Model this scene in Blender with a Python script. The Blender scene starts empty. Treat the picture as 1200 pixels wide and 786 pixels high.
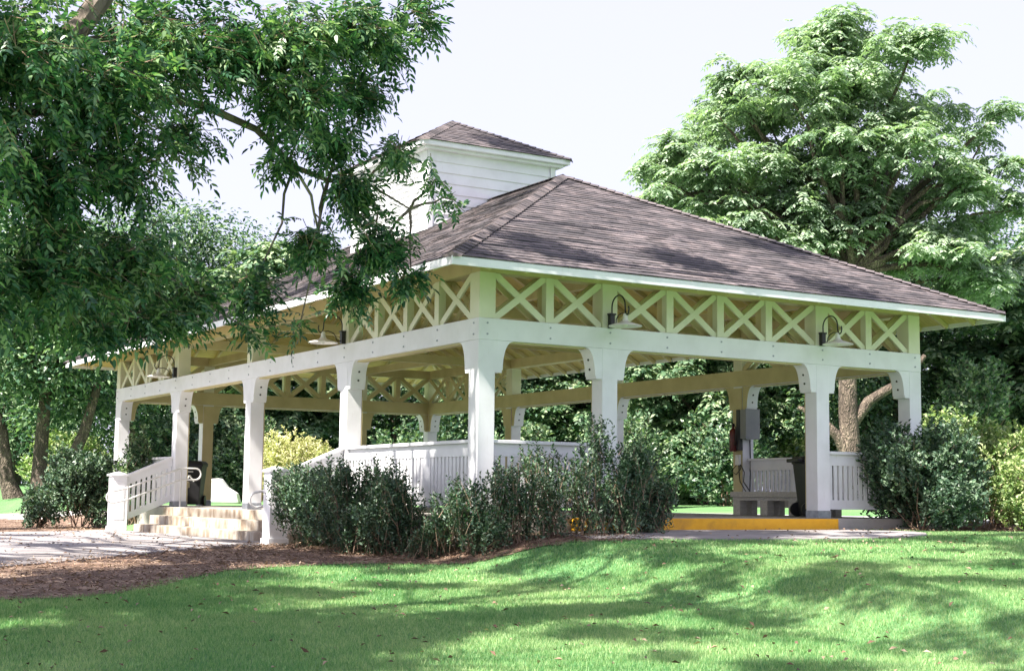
import bpy, bmesh, math, random
import numpy as np
from mathutils import Vector, Matrix
R_ = math.radians
scene = bpy.context.scene
COL = scene.collection

# ------------------------------------------------------------------ camera
cam_d = bpy.data.cameras.new("camera"); cam = bpy.data.objects.new("camera", cam_d); COL.objects.link(cam)
scene.camera = cam
CAMP = Vector((-10.058, -17.573, 0.263))
RT = Vector((0.85568, -0.51738, 0.01117)).normalized()
FW = Vector((0.51322, 0.85118, 0.11001)).normalized()
UP = RT.cross(FW).normalized()
m = Matrix((RT, UP, -FW)).transposed().to_4x4(); m.translation = CAMP
cam.matrix_world = m
cam_d.sensor_fit = 'HORIZONTAL'; cam_d.sensor_width = 36; cam_d.lens = 36*1720/1200
cam_d.clip_start = 0.1; cam_d.clip_end = 2000

# ------------------------------------------------------------------ light
SUN_EL = 51; TO_SUN = Vector((-0.975, -0.20, 0)).normalized()
w = bpy.data.worlds.new("World"); scene.world = w; w.use_nodes = True
nt = w.node_tree; bg = nt.nodes["Background"]
sky = nt.nodes.new("ShaderNodeTexSky"); sky.sky_type = 'NISHITA'; sky.sun_disc = False
sky.sun_elevation = R_(SUN_EL); sky.sun_rotation = math.atan2(TO_SUN.x, TO_SUN.y)
sky.altitude = 0; sky.air_density = 1.0; sky.dust_density = 4.0; sky.ozone_density = 1.0
hz = nt.nodes.new("ShaderNodeMix"); hz.data_type = 'RGBA'; hz.inputs[0].default_value = 0.8   # bright even summer haze over the blue
nt.links.new(sky.outputs[0], hz.inputs[6]); hz.inputs[7].default_value = (3.05, 2.97, 3.95, 1)
nt.links.new(hz.outputs[2], bg.inputs[0]); bg.inputs[1].default_value = 0.105
sd = bpy.data.lights.new("sun", 'SUN'); sd.energy = 5.0; sd.angle = R_(0.55); sd.color = (1.0, 0.94, 0.85)
so = bpy.data.objects.new("sun", sd); COL.objects.link(so)
dv = Vector((TO_SUN.x*math.cos(R_(SUN_EL)), TO_SUN.y*math.cos(R_(SUN_EL)), math.sin(R_(SUN_EL))))
so.rotation_euler = dv.to_track_quat('Z', 'Y').to_euler()
scene.view_settings.view_transform = 'Standard'; scene.view_settings.look = 'None'
scene.view_settings.exposure = 1.68; scene.view_settings.gamma = 1.0
scene.view_settings.use_curve_mapping = False

# ------------------------------------------------------------------ materials
def new_mat(name):
    mt = bpy.data.materials.new(name); mt.use_nodes = True
    n = mt.node_tree; b = n.nodes["Principled BSDF"]
    return mt, n, b
def coords(n, scale=(1, 1, 1), rot=(0, 0, 0)):
    t = n.nodes.new("ShaderNodeTexCoord"); mp = n.nodes.new("ShaderNodeMapping")
    mp.inputs['Scale'].default_value = scale; mp.inputs['Rotation'].default_value = rot
    n.links.new(t.outputs['Object'], mp.inputs[0]); return mp.outputs[0]
def noise(n, vec, scale, detail=4, rough=.55):
    t = n.nodes.new("ShaderNodeTexNoise"); t.inputs['Scale'].default_value = scale
    t.inputs['Detail'].default_value = detail; t.inputs['Roughness'].default_value = rough
    if vec is not None: n.links.new(vec, t.inputs['Vector'])
    return t.outputs['Fac']
def ramp(n, fac, stops):
    r = n.nodes.new("ShaderNodeValToRGB"); els = r.color_ramp.elements
    while len(els) < len(stops): els.new(.5)
    for e, (p, c) in zip(els, stops): e.position = p; e.color = (*c, 1)
    n.links.new(fac, r.inputs[0]); return r.outputs[0]
def mix(n, fac, a, b, mode='MIX'):
    x = n.nodes.new("ShaderNodeMix"); x.data_type = 'RGBA'; x.blend_type = mode
    if isinstance(fac, (int, float)): x.inputs[0].default_value = fac
    else: n.links.new(fac, x.inputs[0])
    for i, v in ((6, a), (7, b)):
        if isinstance(v, tuple): x.inputs[i].default_value = (*v, 1)
        else: n.links.new(v, x.inputs[i])
    return x.outputs[2]
def bump(n, b, h, strength=.3, dist=.01):
    x = n.nodes.new("ShaderNodeBump"); x.inputs['Strength'].default_value = strength
    x.inputs['Distance'].default_value = dist
    n.links.new(h, x.inputs['Height']); n.links.new(x.outputs[0], b.inputs['Normal'])
def noisy(name, c1, c2, scale=3, rough=.6, fine=40, bs=.2, stretch=(1, 1, 1), metal=0, c3=None):
    mt, n, b = new_mat(name); v = coords(n, stretch)
    f = noise(n, v, scale); col = ramp(n, f, [(.3, c1), (.68, c2)])
    if c3:
        g = noise(n, v, scale*.37, 5, .65); col = mix(n, ramp(n, g, [(.5, (0, 0, 0)), (.66, (1, 1, 1))]), col, c3)
    n.links.new(col, b.inputs['Base Color']); b.inputs['Roughness'].default_value = rough
    b.inputs['Metallic'].default_value = metal
    bump(n, b, noise(n, v, fine), bs, .01); return mt
def leaf_mat(name, dark, mid, light, trans=.25, rough=.42, spec=.5, nsc=.9):
    mt, n, b = new_mat(name); g = n.nodes.new("ShaderNodeNewGeometry")
    nz = noise(n, coords(n), nsc, 3, .6)
    ad = n.nodes.new("ShaderNodeMath"); ad.operation = 'MULTIPLY_ADD'; ad.inputs[1].default_value = 1.5; n.links.new(nz, ad.inputs[0])
    a2 = n.nodes.new("ShaderNodeMath"); a2.operation = 'ADD'; n.links.new(g.outputs['Random Per Island'], ad.inputs[2]); n.links.new(ad.outputs[0], a2.inputs[0]); a2.inputs[1].default_value = -.75
    col = ramp(n, a2.outputs[0], [(0, dark), (.5, mid), (1, light)])
    n.links.new(col, b.inputs['Base Color']); b.inputs['Roughness'].default_value = rough
    b.inputs['Specular IOR Level'].default_value = spec
    tr = n.nodes.new("ShaderNodeBsdfTranslucent")
    n.links.new(mix(n, 1.0, col, (1.0, 1.25, .55), 'MULTIPLY'), tr.inputs[0])
    ms = n.nodes.new("ShaderNodeMixShader"); ms.inputs[0].default_value = trans
    out = n.nodes["Material Output"]
    n.links.new(b.outputs[0], ms.inputs[1]); n.links.new(tr.outputs[0], ms.inputs[2]); n.links.new(ms.outputs[0], out.inputs[0])
    return mt

def white_paint():
    mt, n, b = new_mat("white_paint"); v = coords(n)
    f = noise(n, v, 2.5, 5); col = ramp(n, f, [(.3, (.72, .72, .74)), (.6, (.80, .80, .83))])
    g = noise(n, coords(n, (6, 6, .8)), 4, 5, .7)
    col = mix(n, ramp(n, g, [(.6, (0, 0, 0)), (.8, (.35, .35, .35))]), col, (.55, .52, .44))
    n.links.new(col, b.inputs['Base Color']); b.inputs['Roughness'].default_value = .45
    bump(n, b, noise(n, v, 60, 3), .12, .004); return mt
M = {}
M['white'] = white_paint()
M['cream'] = noisy('cream_tone', (.50, .43, .22), (.62, .54, .30), 2, .6, 30, .15)  # cream base colour for inward faces and roof timbers
M['ivorybounce'] = noisy('ivory_bounce_tint', (.66, .66, .49), (.76, .75, .59), 2, .5, 30, .12)  # white paint with yellow-green ground bounce under the eaves put into its colour
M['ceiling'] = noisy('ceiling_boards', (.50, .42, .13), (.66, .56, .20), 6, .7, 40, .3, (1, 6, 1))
M['darkhole'] = noisy('bolt_recess', (.02, .02, .02), (.03, .03, .03), 5, .7)
M['black'] = noisy('black_metal', (.012, .012, .013), (.02, .02, .022), 5, .4)
M['blackplastic'] = noisy('black_plastic', (.012, .012, .014), (.022, .022, .024), 3, .5)
M['enamel'] = noisy('white_enamel', (.70, .69, .64), (.80, .79, .75), 8, .3)
M['galv'] = noisy('galvanised_steel', (.28, .30, .33), (.42, .44, .48), 14, .45, 60, .1, metal=.6)
M['greybox'] = noisy('grey_enamel', (.22, .23, .235), (.27, .275, .28), 4, .45)
M['greywood'] = noisy('weathered_bench_wood', (.44, .43, .39), (.58, .56, .51), 5, .75, 30, .4, (1, 5, 5))
M['red'] = noisy('red_enamel', (.10, .02, .02), (.16, .025, .02), 5, .4)
M['deck'] = noisy('deck_concrete', (.30, .28, .26), (.40, .38, .35), 3, .85, 50, .3)
M['concrete'] = noisy('path_concrete', (.22, .205, .205), (.33, .305, .305), 1.6, .85, 60, .4, c3=(.17, .15, .145))
M['kerb'] = noisy('kerb_concrete', (.42, .42, .42), (.55, .55, .55), 3, .85, 50, .3)
M['yellow'] = noisy('yellow_kerb_paint', (.74, .36, .005), (.84, .45, .012), 7, .55, 60, .3, c3=(.60, .30, .02))
M['pipe'] = noisy('pale_pipe_paint', (.55, .55, .54), (.68, .67, .66), 6, .35)
M['bark'] = noisy('grey_bark', (.07, .055, .045), (.26, .21, .17), 5, .9, 22, .9, (3, 3, 1))
def bark_mat(name, a, b_, c):
    mt, n, b = new_mat(name); v = coords(n, (1, 1, .45)); vo = n.nodes.new("ShaderNodeTexVoronoi"); vo.inputs['Scale'].default_value = 9; vo.inputs['Randomness'].default_value = 1
    dn = n.nodes.new("ShaderNodeVectorMath"); dn.operation = 'ADD'; nn = n.nodes.new("ShaderNodeTexNoise"); nn.inputs['Scale'].default_value = 5
    n.links.new(v, nn.inputs['Vector']); n.links.new(v, dn.inputs[0]); n.links.new(nn.outputs['Color'], dn.inputs[1]); n.links.new(dn.outputs[0], vo.inputs['Vector'])
    f = noise(n, v, 2.2, 6, .7); col = ramp(n, f, [(.32, a), (.5, b_), (.66, c)])
    col = mix(n, ramp(n, vo.outputs['Distance'], [(.25, (0, 0, 0)), (.6, (.8, .8, .8))]), col, a)
    n.links.new(col, b.inputs['Base Color']); b.inputs['Roughness'].default_value = .9
    bump(n, b, vo.outputs['Distance'], 1.0, -.05); return mt
M['palebark'] = bark_mat('pale_flaking_bark', (.05, .038, .03), (.17, .13, .10), (.36, .29, .22))
M['twig'] = noisy('pale_twig_bark', (.28, .24, .19), (.42, .37, .30), 12, .8, 60, .4)
M['stem'] = noisy('shrub_stem', (.16, .10, .07), (.34, .24, .17), 20, .8, 60, .4)
M['stone'] = noisy('white_stone', (.62, .61, .60), (.80, .79, .78), 2, .8, 20, .6)
M['beige'] = noisy('beige_plastic', (.50, .42, .30), (.58, .49, .35), 4, .55)

def step_mat():
    mt, n, b = new_mat("stained_steps")
    v = coords(n, (2.5, 2.5, .9)); f = noise(n, v, 1.8, 5, .65)
    col = ramp(n, f, [(.34, (.17, .12, .08)), (.46, (.28, .23, .175)), (.6, (.42, .385, .33)), (.75, (.26, .235, .20))])
    n.links.new(col, b.inputs['Base Color']); b.inputs['Roughness'].default_value = .85
    bump(n, b, noise(n, coords(n), 40), .4, .01); return mt
M['step'] = step_mat()

def shingle_mat():
    mt, n, b = new_mat("asphalt_shingles")
    uv = n.nodes.new("ShaderNodeTexCoord"); mp = n.nodes.new("ShaderNodeMapping")
    n.links.new(uv.outputs['UV'], mp.inputs[0])
    br = n.nodes.new("ShaderNodeTexBrick"); n.links.new(mp.outputs[0], br.inputs[0])
    br.inputs['Scale'].default_value = 1.0; br.inputs['Brick Width'].default_value = .30
    br.inputs['Row Height'].default_value = .137; br.inputs['Mortar Size'].default_value = .007
    br.offset = .37; br.inputs['Bias'].default_value = 0
    br.inputs['Color1'].default_value = (.030, .026, .031, 1); br.inputs['Color2'].default_value = (.125, .108, .115, 1)
    br.inputs['Mortar'].default_value = (.030, .026, .029, 1)
    mp2 = n.nodes.new("ShaderNodeMapping"); mp2.inputs['Scale'].default_value = (1, 3.2, 1)
    n.links.new(uv.outputs['UV'], mp2.inputs[0])
    f = noise(n, mp2.outputs[0], 2.4, 5, .7)
    col = mix(n, ramp(n, f, [(.46, (0, 0, 0)), (.64, (.9, .9, .9))]), br.outputs[0], (.23, .185, .185))  # mottling: weathering plus sunlit tree dapple put into the shingle colour
    f2 = noise(n, mp2.outputs[0], .5, 3, .6)
    col = mix(n, ramp(n, f2, [(.45, (0, 0, 0)), (.62, (.8, .8, .8))]), col, (.034, .031, .036))
    gr = noise(n, mp.outputs[0], 120, 2)
    col = mix(n, .35, col, ramp(n, gr, [(.3, (.3, .3, .3)), (.7, (1.5, 1.5, 1.5))]), 'MULTIPLY')
    n.links.new(col, b.inputs['Base Color']); b.inputs['Roughness'].default_value = .9
    bump(n, b, br.outputs['Fac'], .5, -.01); return mt
M['shingle'] = shingle_mat()

def grass_ground():
    mt, n, b = new_mat("lawn_turf"); v = coords(n)
    f = noise(n, v, .5, 6, .6); col = ramp(n, f, [(.35, (.08, .21, .075)), (.65, (.16, .30, .12))])
    g = noise(n, v, 14, 5, .7)
    col = mix(n, ramp(n, g, [(.5, (0, 0, 0)), (.75, (.7, .7, .7))]), col, (.25, .33, .14))
    n.links.new(col, b.inputs['Base Color']); b.inputs['Roughness'].default_value = .8
    b.inputs['Specular IOR Level'].default_value = .2
    bump(n, b, noise(n, v, 60, 4), .7, .03); return mt
M['turf'] = grass_ground()
M['mulch'] = noisy('pine_straw_mulch', (.06, .038, .027), (.21, .13, .09), 9, .95, 70, .9, c3=(.33, .24, .18))
M['grass'] = leaf_mat('grass_blade', (.09, .25, .09), (.225, .385, .155), (.44, .53, .28), .35, .5, .3, .7)
M['straw'] = leaf_mat('dry_needles', (.08, .045, .03), (.22, .13, .085), (.42, .31, .23), .1, .7)
M['pecan'] = leaf_mat('pecan_leaf', (.022, .072, .042), (.065, .165, .08), (.27, .38, .18), .33, .36, .5, 1.6)
M['feather'] = leaf_mat('feathery_leaf', (.16, .24, .165), (.27, .36, .26), (.45, .53, .40), .4, .42, .5)
M['dense'] = leaf_mat('dark_tree_leaf', (.024, .070, .040), (.075, .155, .085), (.31, .41, .24), .25, .4, .5)
M['mid'] = leaf_mat('mid_tree_leaf', (.04, .095, .05), (.12, .21, .11), (.36, .44, .26), .25, .42, .5)
M['shrub'] = leaf_mat('glossy_shrub_leaf', (.028, .066, .040), (.075, .14, .082), (.20, .28, .18), .18, .42, .45, 1.5)
M['lime'] = leaf_mat('lime_shrub_leaf', (.11, .20, .07), (.27, .37, .14), (.52, .56, .30), .3, .45, .4, 1.5)
M['yellowleaf'] = leaf_mat('yellow_shrub_leaf', (.36, .35, .17), (.60, .56, .29), (.76, .72, .45), .3, .5, .3)
M['rust'] = leaf_mat('rust_leaf', (.20, .10, .06), (.36, .19, .12), (.5, .33, .2), .2, .6, .3)

# ------------------------------------------------------------------ helpers
def tag(o, label=None, cat=None, group=None, kind=None):
    if label: o['label'] = label
    if cat: o['category'] = cat
    if group: o['group'] = group
    if kind: o['kind'] = kind
    return o
def empty(name, loc, label=None, cat=None, group=None):
    o = bpy.data.objects.new(name, None); COL.objects.link(o); o.location = loc; o.empty_display_size = .2
    return tag(o, label, cat, group)
def root_loc(p):
    while p is not None and p.parent is not None: p = p.parent
    return Vector(p.location) if p is not None else Vector((0, 0, 0))

class MB:
    """collects shapes, world coordinates"""
    def __init__(s): s.v = []; s.f = []; s.mi = []; s.cur = 0; s.uv = {}
    def poly(s, pts, faces):
        b = len(s.v); s.v += [tuple(p) for p in pts]
        for f in faces: s.f.append([b+i for i in f]); s.mi.append(s.cur)
        return s
    def box(s, a, b):
        x0, y0, z0 = a; x1, y1, z1 = b
        return s.poly([(x0,y0,z0),(x1,y0,z0),(x1,y1,z0),(x0,y1,z0),(x0,y0,z1),(x1,y0,z1),(x1,y1,z1),(x0,y1,z1)],
                      [(0,3,2,1),(4,5,6,7),(0,1,5,4),(1,2,6,5),(2,3,7,6),(3,0,4,7)])
    def bar(s, p, q, w, h, up=(0, 0, 1)):
        p = Vector(p); q = Vector(q); d = (q-p).normalized(); sd = d.cross(Vector(up)).normalized(); u = sd.cross(d)
        pts = [c+sd*(a*w/2)+u*(bb*h/2) for c in (p, q) for a, bb in ((-1,-1),(1,-1),(1,1),(-1,1))]
        return s.poly(pts, [(0,3,2,1),(4,5,6,7),(0,1,5,4),(1,2,6,5),(2,3,7,6),(3,0,4,7)][:0] + [(0,1,2,3),(7,6,5,4),(0,4,5,1),(1,5,6,2),(2,6,7,3),(3,7,4,0)])
    def prism(s, prof, origin, ax_u, ax_v, ax_w, depth):
        """profile in (u,v), extruded along w"""
        o = Vector(origin); U = Vector(ax_u); V = Vector(ax_v); W_ = Vector(ax_w); n = len(prof)
        pts = [o+U*a+V*b for a, b in prof]+[o+U*a+V*b+W_*depth for a, b in prof]
        return s.poly(pts, [list(range(n))[::-1], list(range(n, 2*n))]+[(i, (i+1) % n, n+(i+1) % n, n+i) for i in range(n)])
    def tube(s, pts, rad, n=8, cap=True):
        pts = [Vector(p) for p in pts]
        if not hasattr(rad, '__len__'): rad = [rad]*len(pts)
        b = len(s.v); up = Vector((0, 0, 1)); prev = None
        for i, p in enumerate(pts):
            d = (pts[min(i+1, len(pts)-1)]-pts[max(i-1, 0)]).normalized()
            if prev is None:
                a = d.cross(up) if abs(d.dot(up)) < .95 else d.cross(Vector((1, 0, 0)))
            else: a = prev-d*prev.dot(d)
            a.normalize(); prev = a; c = d.cross(a)
            for k in range(n):
                t = 2*math.pi*k/n; q = p+(a*math.cos(t)+c*math.sin(t))*rad[i]; s.v.append(tuple(q))
        for i in range(len(pts)-1):
            for k in range(n):
                s.f.append([b+i*n+k, b+i*n+(k+1) % n, b+(i+1)*n+(k+1) % n, b+(i+1)*n+k]); s.mi.append(s.cur)
        if cap:
            s.f.append([b+k for k in range(n)][::-1]); s.mi.append(s.cur)
            s.f.append([b+(len(pts)-1)*n+k for k in range(n)]); s.mi.append(s.cur)
        return s
    def lathe(s, prof, c, axis=(0, 0, 1), n=24):
        c = Vector(c); A = Vector(axis).normalized(); a = A.orthogonal().normalized(); b_ = A.cross(a); b = len(s.v)
        for r, z in prof:
            for k in range(n):
                t = 2*math.pi*k/n; s.v.append(tuple(c+A*z+(a*math.cos(t)+b_*math.sin(t))*r))
        for i in range(len(prof)-1):
            for k in range(n):
                s.f.append([b+i*n+k, b+i*n+(k+1) % n, b+(i+1)*n+(k+1) % n, b+(i+1)*n+k]); s.mi.append(s.cur)
        return s
    def build(s, name, mats, parent=None, loc=None, smooth=False, bevel=0, kind=None, label=None, uv=None):
        if not isinstance(mats, (list, tuple)): mats = [mats]
        off = root_loc(parent) if parent is not None else Vector(loc or (0, 0, 0))
        me = bpy.data.meshes.new(name)
        me.from_pydata([(x-off.x, y-off.y, z-off.z) for x, y, z in s.v], [], s.f)
        for mt in mats: me.materials.append(M[mt])
        if len(mats) > 1: me.polygons.foreach_set('material_index', s.mi)
        if smooth: me.polygons.foreach_set('use_smooth', [True]*len(me.polygons))
        if uv:
            l = me.uv_layers.new(name='uv')
            for p in me.polygons:
                for li in p.loop_indices: l.data[li].uv = uv(p.index, s.v[me.loops[li].vertex_index])
        me.update()
        o = bpy.data.objects.new(name, me); COL.objects.link(o)
        if parent is not None: o.parent = parent
        else: o.location = off
        if smooth and bevel == 0 and smooth != 'full':
            md = o.modifiers.new('es', 'EDGE_SPLIT'); md.split_angle = R_(38)
        if bevel:
            md = o.modifiers.new('bevel', 'BEVEL'); md.width = bevel; md.segments = 2; md.limit_method = 'ANGLE'; md.angle_limit = R_(40)
        if kind: o['kind'] = kind
        if label: o['label'] = label
        return o

def np_mesh(name, V, k, mat, parent=None, loc=(0, 0, 0), smooth=False):
    """V: (n*k,3) world verts of n k-gons"""
    off = np.array(root_loc(parent) if parent is not None else loc, float)
    V = (np.asarray(V, float).reshape(-1, 3)-off).astype(np.float32); n = len(V)//k
    me = bpy.data.meshes.new(name); me.vertices.add(n*k); me.vertices.foreach_set('co', V.ravel())
    me.loops.add(n*k); me.loops.foreach_set('vertex_index', np.arange(n*k, dtype=np.int32))
    me.polygons.add(n); me.polygons.foreach_set('loop_start', np.arange(0, n*k, k, dtype=np.int32))
    if smooth: me.polygons.foreach_set('use_smooth', np.ones(n, bool))
    me.update(calc_edges=True); me.materials.append(M[mat])
    o = bpy.data.objects.new(name, me); COL.objects.link(o)
    if parent is not None: o.parent = parent
    else: o.location = loc
    return o
def nrm(a): return a/np.maximum(np.linalg.norm(a, axis=-1, keepdims=True), 1e-9)
def leaf_quads(P, D, N, ln, wd, curl=.18):
    D = nrm(D); S = nrm(np.cross(D, N)); U = np.cross(S, D)
    ln = np.broadcast_to(np.asarray(ln, float).reshape(-1, 1), (len(P), 1)); wd = np.broadcast_to(np.asarray(wd, float).reshape(-1, 1), (len(P), 1))
    mid = P+D*ln*.42+U*ln*curl
    return np.stack([P, mid+S*wd*.5, P+D*ln, mid-S*wd*.5], 1)

def leaf_hex(P, D, N, ln, wd, curl=.12):
    D = nrm(D); S = nrm(np.cross(D, N)); U = np.cross(S, D); ln = ln.reshape(-1, 1); wd = wd.reshape(-1, 1)
    a = P+D*ln*.24+U*ln*curl*.7; b = P+D*ln*.62+U*ln*curl
    return np.stack([P, a+S*wd*.46, b+S*wd*.40, P+D*ln, b-S*wd*.40, a-S*wd*.46], 1)

# ------------------------------------------------------------------ ground shape
W, L, PW, EO = 8.5992, 17.4792, .2683, .963
ZB, ZT = 2.45, 2.756
def S_(t): t = np.clip(t, 0, 1); return t*t*(3-2*t)
def gz(x, y):
    x = np.asarray(x, float); y = np.asarray(y, float)
    d = -(0.516*x+.857*y)
    s1 = .048*np.where(d > -1.5, np.sqrt((d+1.5)**2+1)-1, 0)
    left = .33*S_((.6-x)/1.6)
    t = np.maximum(np.maximum(x-W-1.0, y-L-1.0), 0)
    return -.2-s1-left+.028*np.minimum(t, 32)
def G(x, y): return float(gz(x, y))
def axis(lo, hi, step, far, grow=1.25):
    a = list(np.arange(lo, hi+1e-6, step)); s = step; c = a[-1]
    while c < far: s *= grow; c += s; a.append(c)
    s = step; c = a[0]; pre = []
    while c > -far: s *= grow; c -= s; pre.append(c)
    return np.array(pre[::-1]+a)
ax = axis(-14, 16, .3, 900); ay = axis(-20, 28, .3, 900)
X, Y = np.meshgrid(ax, ay, indexing='ij'); Z = gz(X, Y)
nx, ny = X.shape
# drop the ground a little where the pavilion slab stands so they never touch
idx = np.arange(nx*ny).reshape(nx, ny)
Q = np.stack([idx[:-1, :-1], idx[1:, :-1], idx[1:, 1:], idx[:-1, 1:]], -1).reshape(-1, 4)
me = bpy.data.meshes.new('ground'); me.from_pydata(np.stack([X, Y, Z], -1).reshape(-1, 3).tolist(), [], Q.tolist())
me.polygons.foreach_set('use_smooth', [True]*len(me.polygons)); me.materials.append(M['turf'])
go = bpy.data.objects.new('ground', me); COL.objects.link(go); tag(go, kind='structure')

def inpoly(px, py, poly):
    ins = np.zeros(len(px), bool); n = len(poly)
    for i in range(n):
        x0, y0 = poly[i]; x1, y1 = poly[(i+1) % n]
        c = ((y0 > py) != (y1 > py)) & (px < (x1-x0)*(py-y0)/((y1-y0) if y1 != y0 else 1e-9)+x0); ins ^= c
    return ins
def roughen(poly, step, amp, seed):
    rng = np.random.default_rng(seed); out = []
    for i in range(len(poly)):
        a = np.array(poly[i], float); b = np.array(poly[(i+1) % len(poly)], float); n = max(1, int(np.linalg.norm(b-a)/step))
        for k in range(n): out.append(tuple(a+(b-a)*k/n+rng.normal(0, amp, 2)))
    return out
def sheet(name, poly, lift, mat, thick=0, cell=.5):
    bm = bmesh.new(); vs = [bm.verts.new((x, y, 0)) for x, y in poly]; bm.faces.new(vs)
    xs = [p[0] for p in poly]; ys = [p[1] for p in poly]
    for a, lo, hi in ((0, min(xs), max(xs)), (1, min(ys), max(ys))):
        t = lo+cell/2
        while t < hi:
            co = [0, 0, 0]; no = [0, 0, 0]; co[a] = t; no[a] = 1
            bmesh.ops.bisect_plane(bm, geom=bm.verts[:]+bm.edges[:]+bm.faces[:], plane_co=co, plane_no=no); t += cell
    if thick:
        ret = bmesh.ops.extrude_face_region(bm, geom=bm.faces[:])
        top = {v for v in ret['geom'] if isinstance(v, bmesh.types.BMVert)}
    else: top = set(bm.verts)
    for v in bm.verts: v.co.z = G(v.co.x, v.co.y)+(lift if v in top else lift-thick)
    bmesh.ops.recalc_face_normals(bm, faces=bm.faces)
    if not thick:
        for f in bm.faces:
            if f.normal.z < 0: f.normal_flip()
    me = bpy.data.meshes.new(name); bm.to_mesh(me); bm.free(); me.materials.append(M[mat])
    o = bpy.data.objects.new(name, me); COL.objects.link(o); o['kind'] = 'structure'; return o
PATH = [(-1.30,4.25),(-1.75,3.75),(-3.0,2.9),(-4.2,2.1),(-5.1,1.55),(-6.1,1.1),(-8.5,0.1),(-13,-1.6),(-20,-4),(-22,9),(-12,9.5),(-6,11.2),(-3.7,12.05),(-2.4,12.6),(-1.5,13.4),(-1.0,13.4),(-.93,12.7),(-.93,4.7)]
MUL = [(-.26,4.6),(-1.4,4.6),(-2.5,3.6),(-4.1,2.5),(-6,1.6),(-9,.3),(-14,-1.6),(-14,-3.2),(-9,-2.7),(-6.85,-2.2),(-5.9,-2.35),(-5.1,-1.75),(-4.4,-1.0),(-3.6,-.3),(-2.9,-.05),(-1.9,-.1),(-1.2,-.35),(-.5,-1.1),(.2,-1.55),(1.1,-1.9),(1.9,-1.6),(1.0,-.2),(.3,-.2),(-.26,.2)]
MUL2 = [(-1.0,13.2),(-1.6,13.2),(-2.6,12.4),(-4,11.9),(-7,10.8),(-12,9.3),(-13,16),(-8,24),(-1.6,22.0),(-.5,21.2),(.5,18.9),(1.2,17.9),(-.26,17.7)]
MUL3 = [(6.9,-.2),(7.6,-1.2),(9.5,-2.1),(12,-3.2),(15,-2.5),(14,3),(10.5,4),(8.95,3.5),(8.9,-.2)]
PAD = [(.9,-.24),(.95,-1.35),(1.9,-1.95),(3.1,-2.5),(4.2,-2.88),(5.1,-2.95),(5.8,-2.7),(6.4,-2.1),(6.85,-1.4),(6.95,-.8),(6.7,-.24)]
WALK = [(9.7,1.5),(13.5,1.5),(13.8,8),(13.2,16),(12.0,20),(9.9,20),(9.7,12)]
WALK2 = [(1.5,19.2),(9.9,19.4),(10.2,20.6),(1.0,20.4)]
sheet('path', PATH, .035, 'concrete', .12)
sheet('mulch_bed', roughen(MUL, .12, .055, 1), .014, 'mulch', cell=.4)
sheet('mulch_bed', roughen(MUL2, .2, .06, 2), .014, 'mulch', cell=.6)
sheet('mulch_bed', roughen(MUL3, .15, .05, 3), .014, 'mulch', cell=.5)
sheet('concrete_pad', PAD, .03, 'concrete', .1)
sheet('path', WALK, .03, 'kerb', .1)
sheet('path', WALK2, .03, 'kerb', .1)
kb = MB()
kp = [(-9, 26.5), (-5, 24.2), (-1.6, 22.1), (-.5, 21.2), (.55, 18.9)]
for (a, b), (c, d) in zip(kp[:-1], kp[1:]): kb.bar((a, b, G(a, b)+.03), (c, d, G(c, d)+.03), .16, .22)
tag(kb.build('lawn_kerb', 'kerb'), kind='structure')

# grass blades near the camera
def grass(n, box, seed, hmin, hmax, wd, excl, near=None):
    rng = np.random.default_rng(seed)
    x = rng.uniform(box[0], box[1], n); y = rng.uniform(box[2], box[3], n)
    ok = np.ones(n, bool)
    cx, cy = CAMP.x, CAMP.y
    r = (x-cx)*.8557-(y-cy)*.5174; fw = (x-cx)*.5174+(y-cy)*.8557
    ok &= (np.abs(r) < .52*fw+1.5) & (fw > 9.5)
    if near: ok &= (fw < near[1]) & (fw > near[0])
    for j_, p in enumerate(excl):
        sg_ = .15 if j_ == 0 else .04; ok &= ~inpoly(x+rng.normal(0, sg_, n), y+rng.normal(0, sg_, n), p)
    x, y, fw = x[ok], y[ok], fw[ok]; n = len(x); z = gz(x, y)
    patch = .5+.5*np.sin(x*1.7+np.sin(y*2.3)*1.4)*np.sin(y*1.9+np.sin(x*1.3))
    h = rng.uniform(hmin, hmax, n)*(.9+.2*patch); a = rng.uniform(0, 2*np.pi, n); ln = rng.uniform(.1, .75, n)*h
    b = rng.uniform(0, 2*np.pi, n); ww = wd*rng.uniform(.6, 1.3, n)*(fw/14)
    P = np.stack([x, y, z], 1); s = np.stack([np.cos(b), np.sin(b), 0*b], 1)*ww[:, None]
    T = P+np.stack([np.cos(a)*ln, np.sin(a)*ln, h], 1)
    return np.stack([P-s, P+s, T], 1)
EX = [MUL, PATH, PAD, MUL3, [(-.3, -.25), (9, -.25), (9, 18), (-.3, 18)]]
v1 = grass(1950000, (-12, 13, -12, 4), 5, .022, .048, .0036, EX, (9.5, 17))
v2 = grass(900000, (-12, 16, -12, 6), 6, .022, .046, .0045, EX, (17, 27))
go = np_mesh('lawn_grass', np.concatenate([v1, v2]).reshape(-1, 3), 3, 'grass'); tag(go, kind='stuff', label='short mown lawn grass in the foreground', cat='grass')
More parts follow.
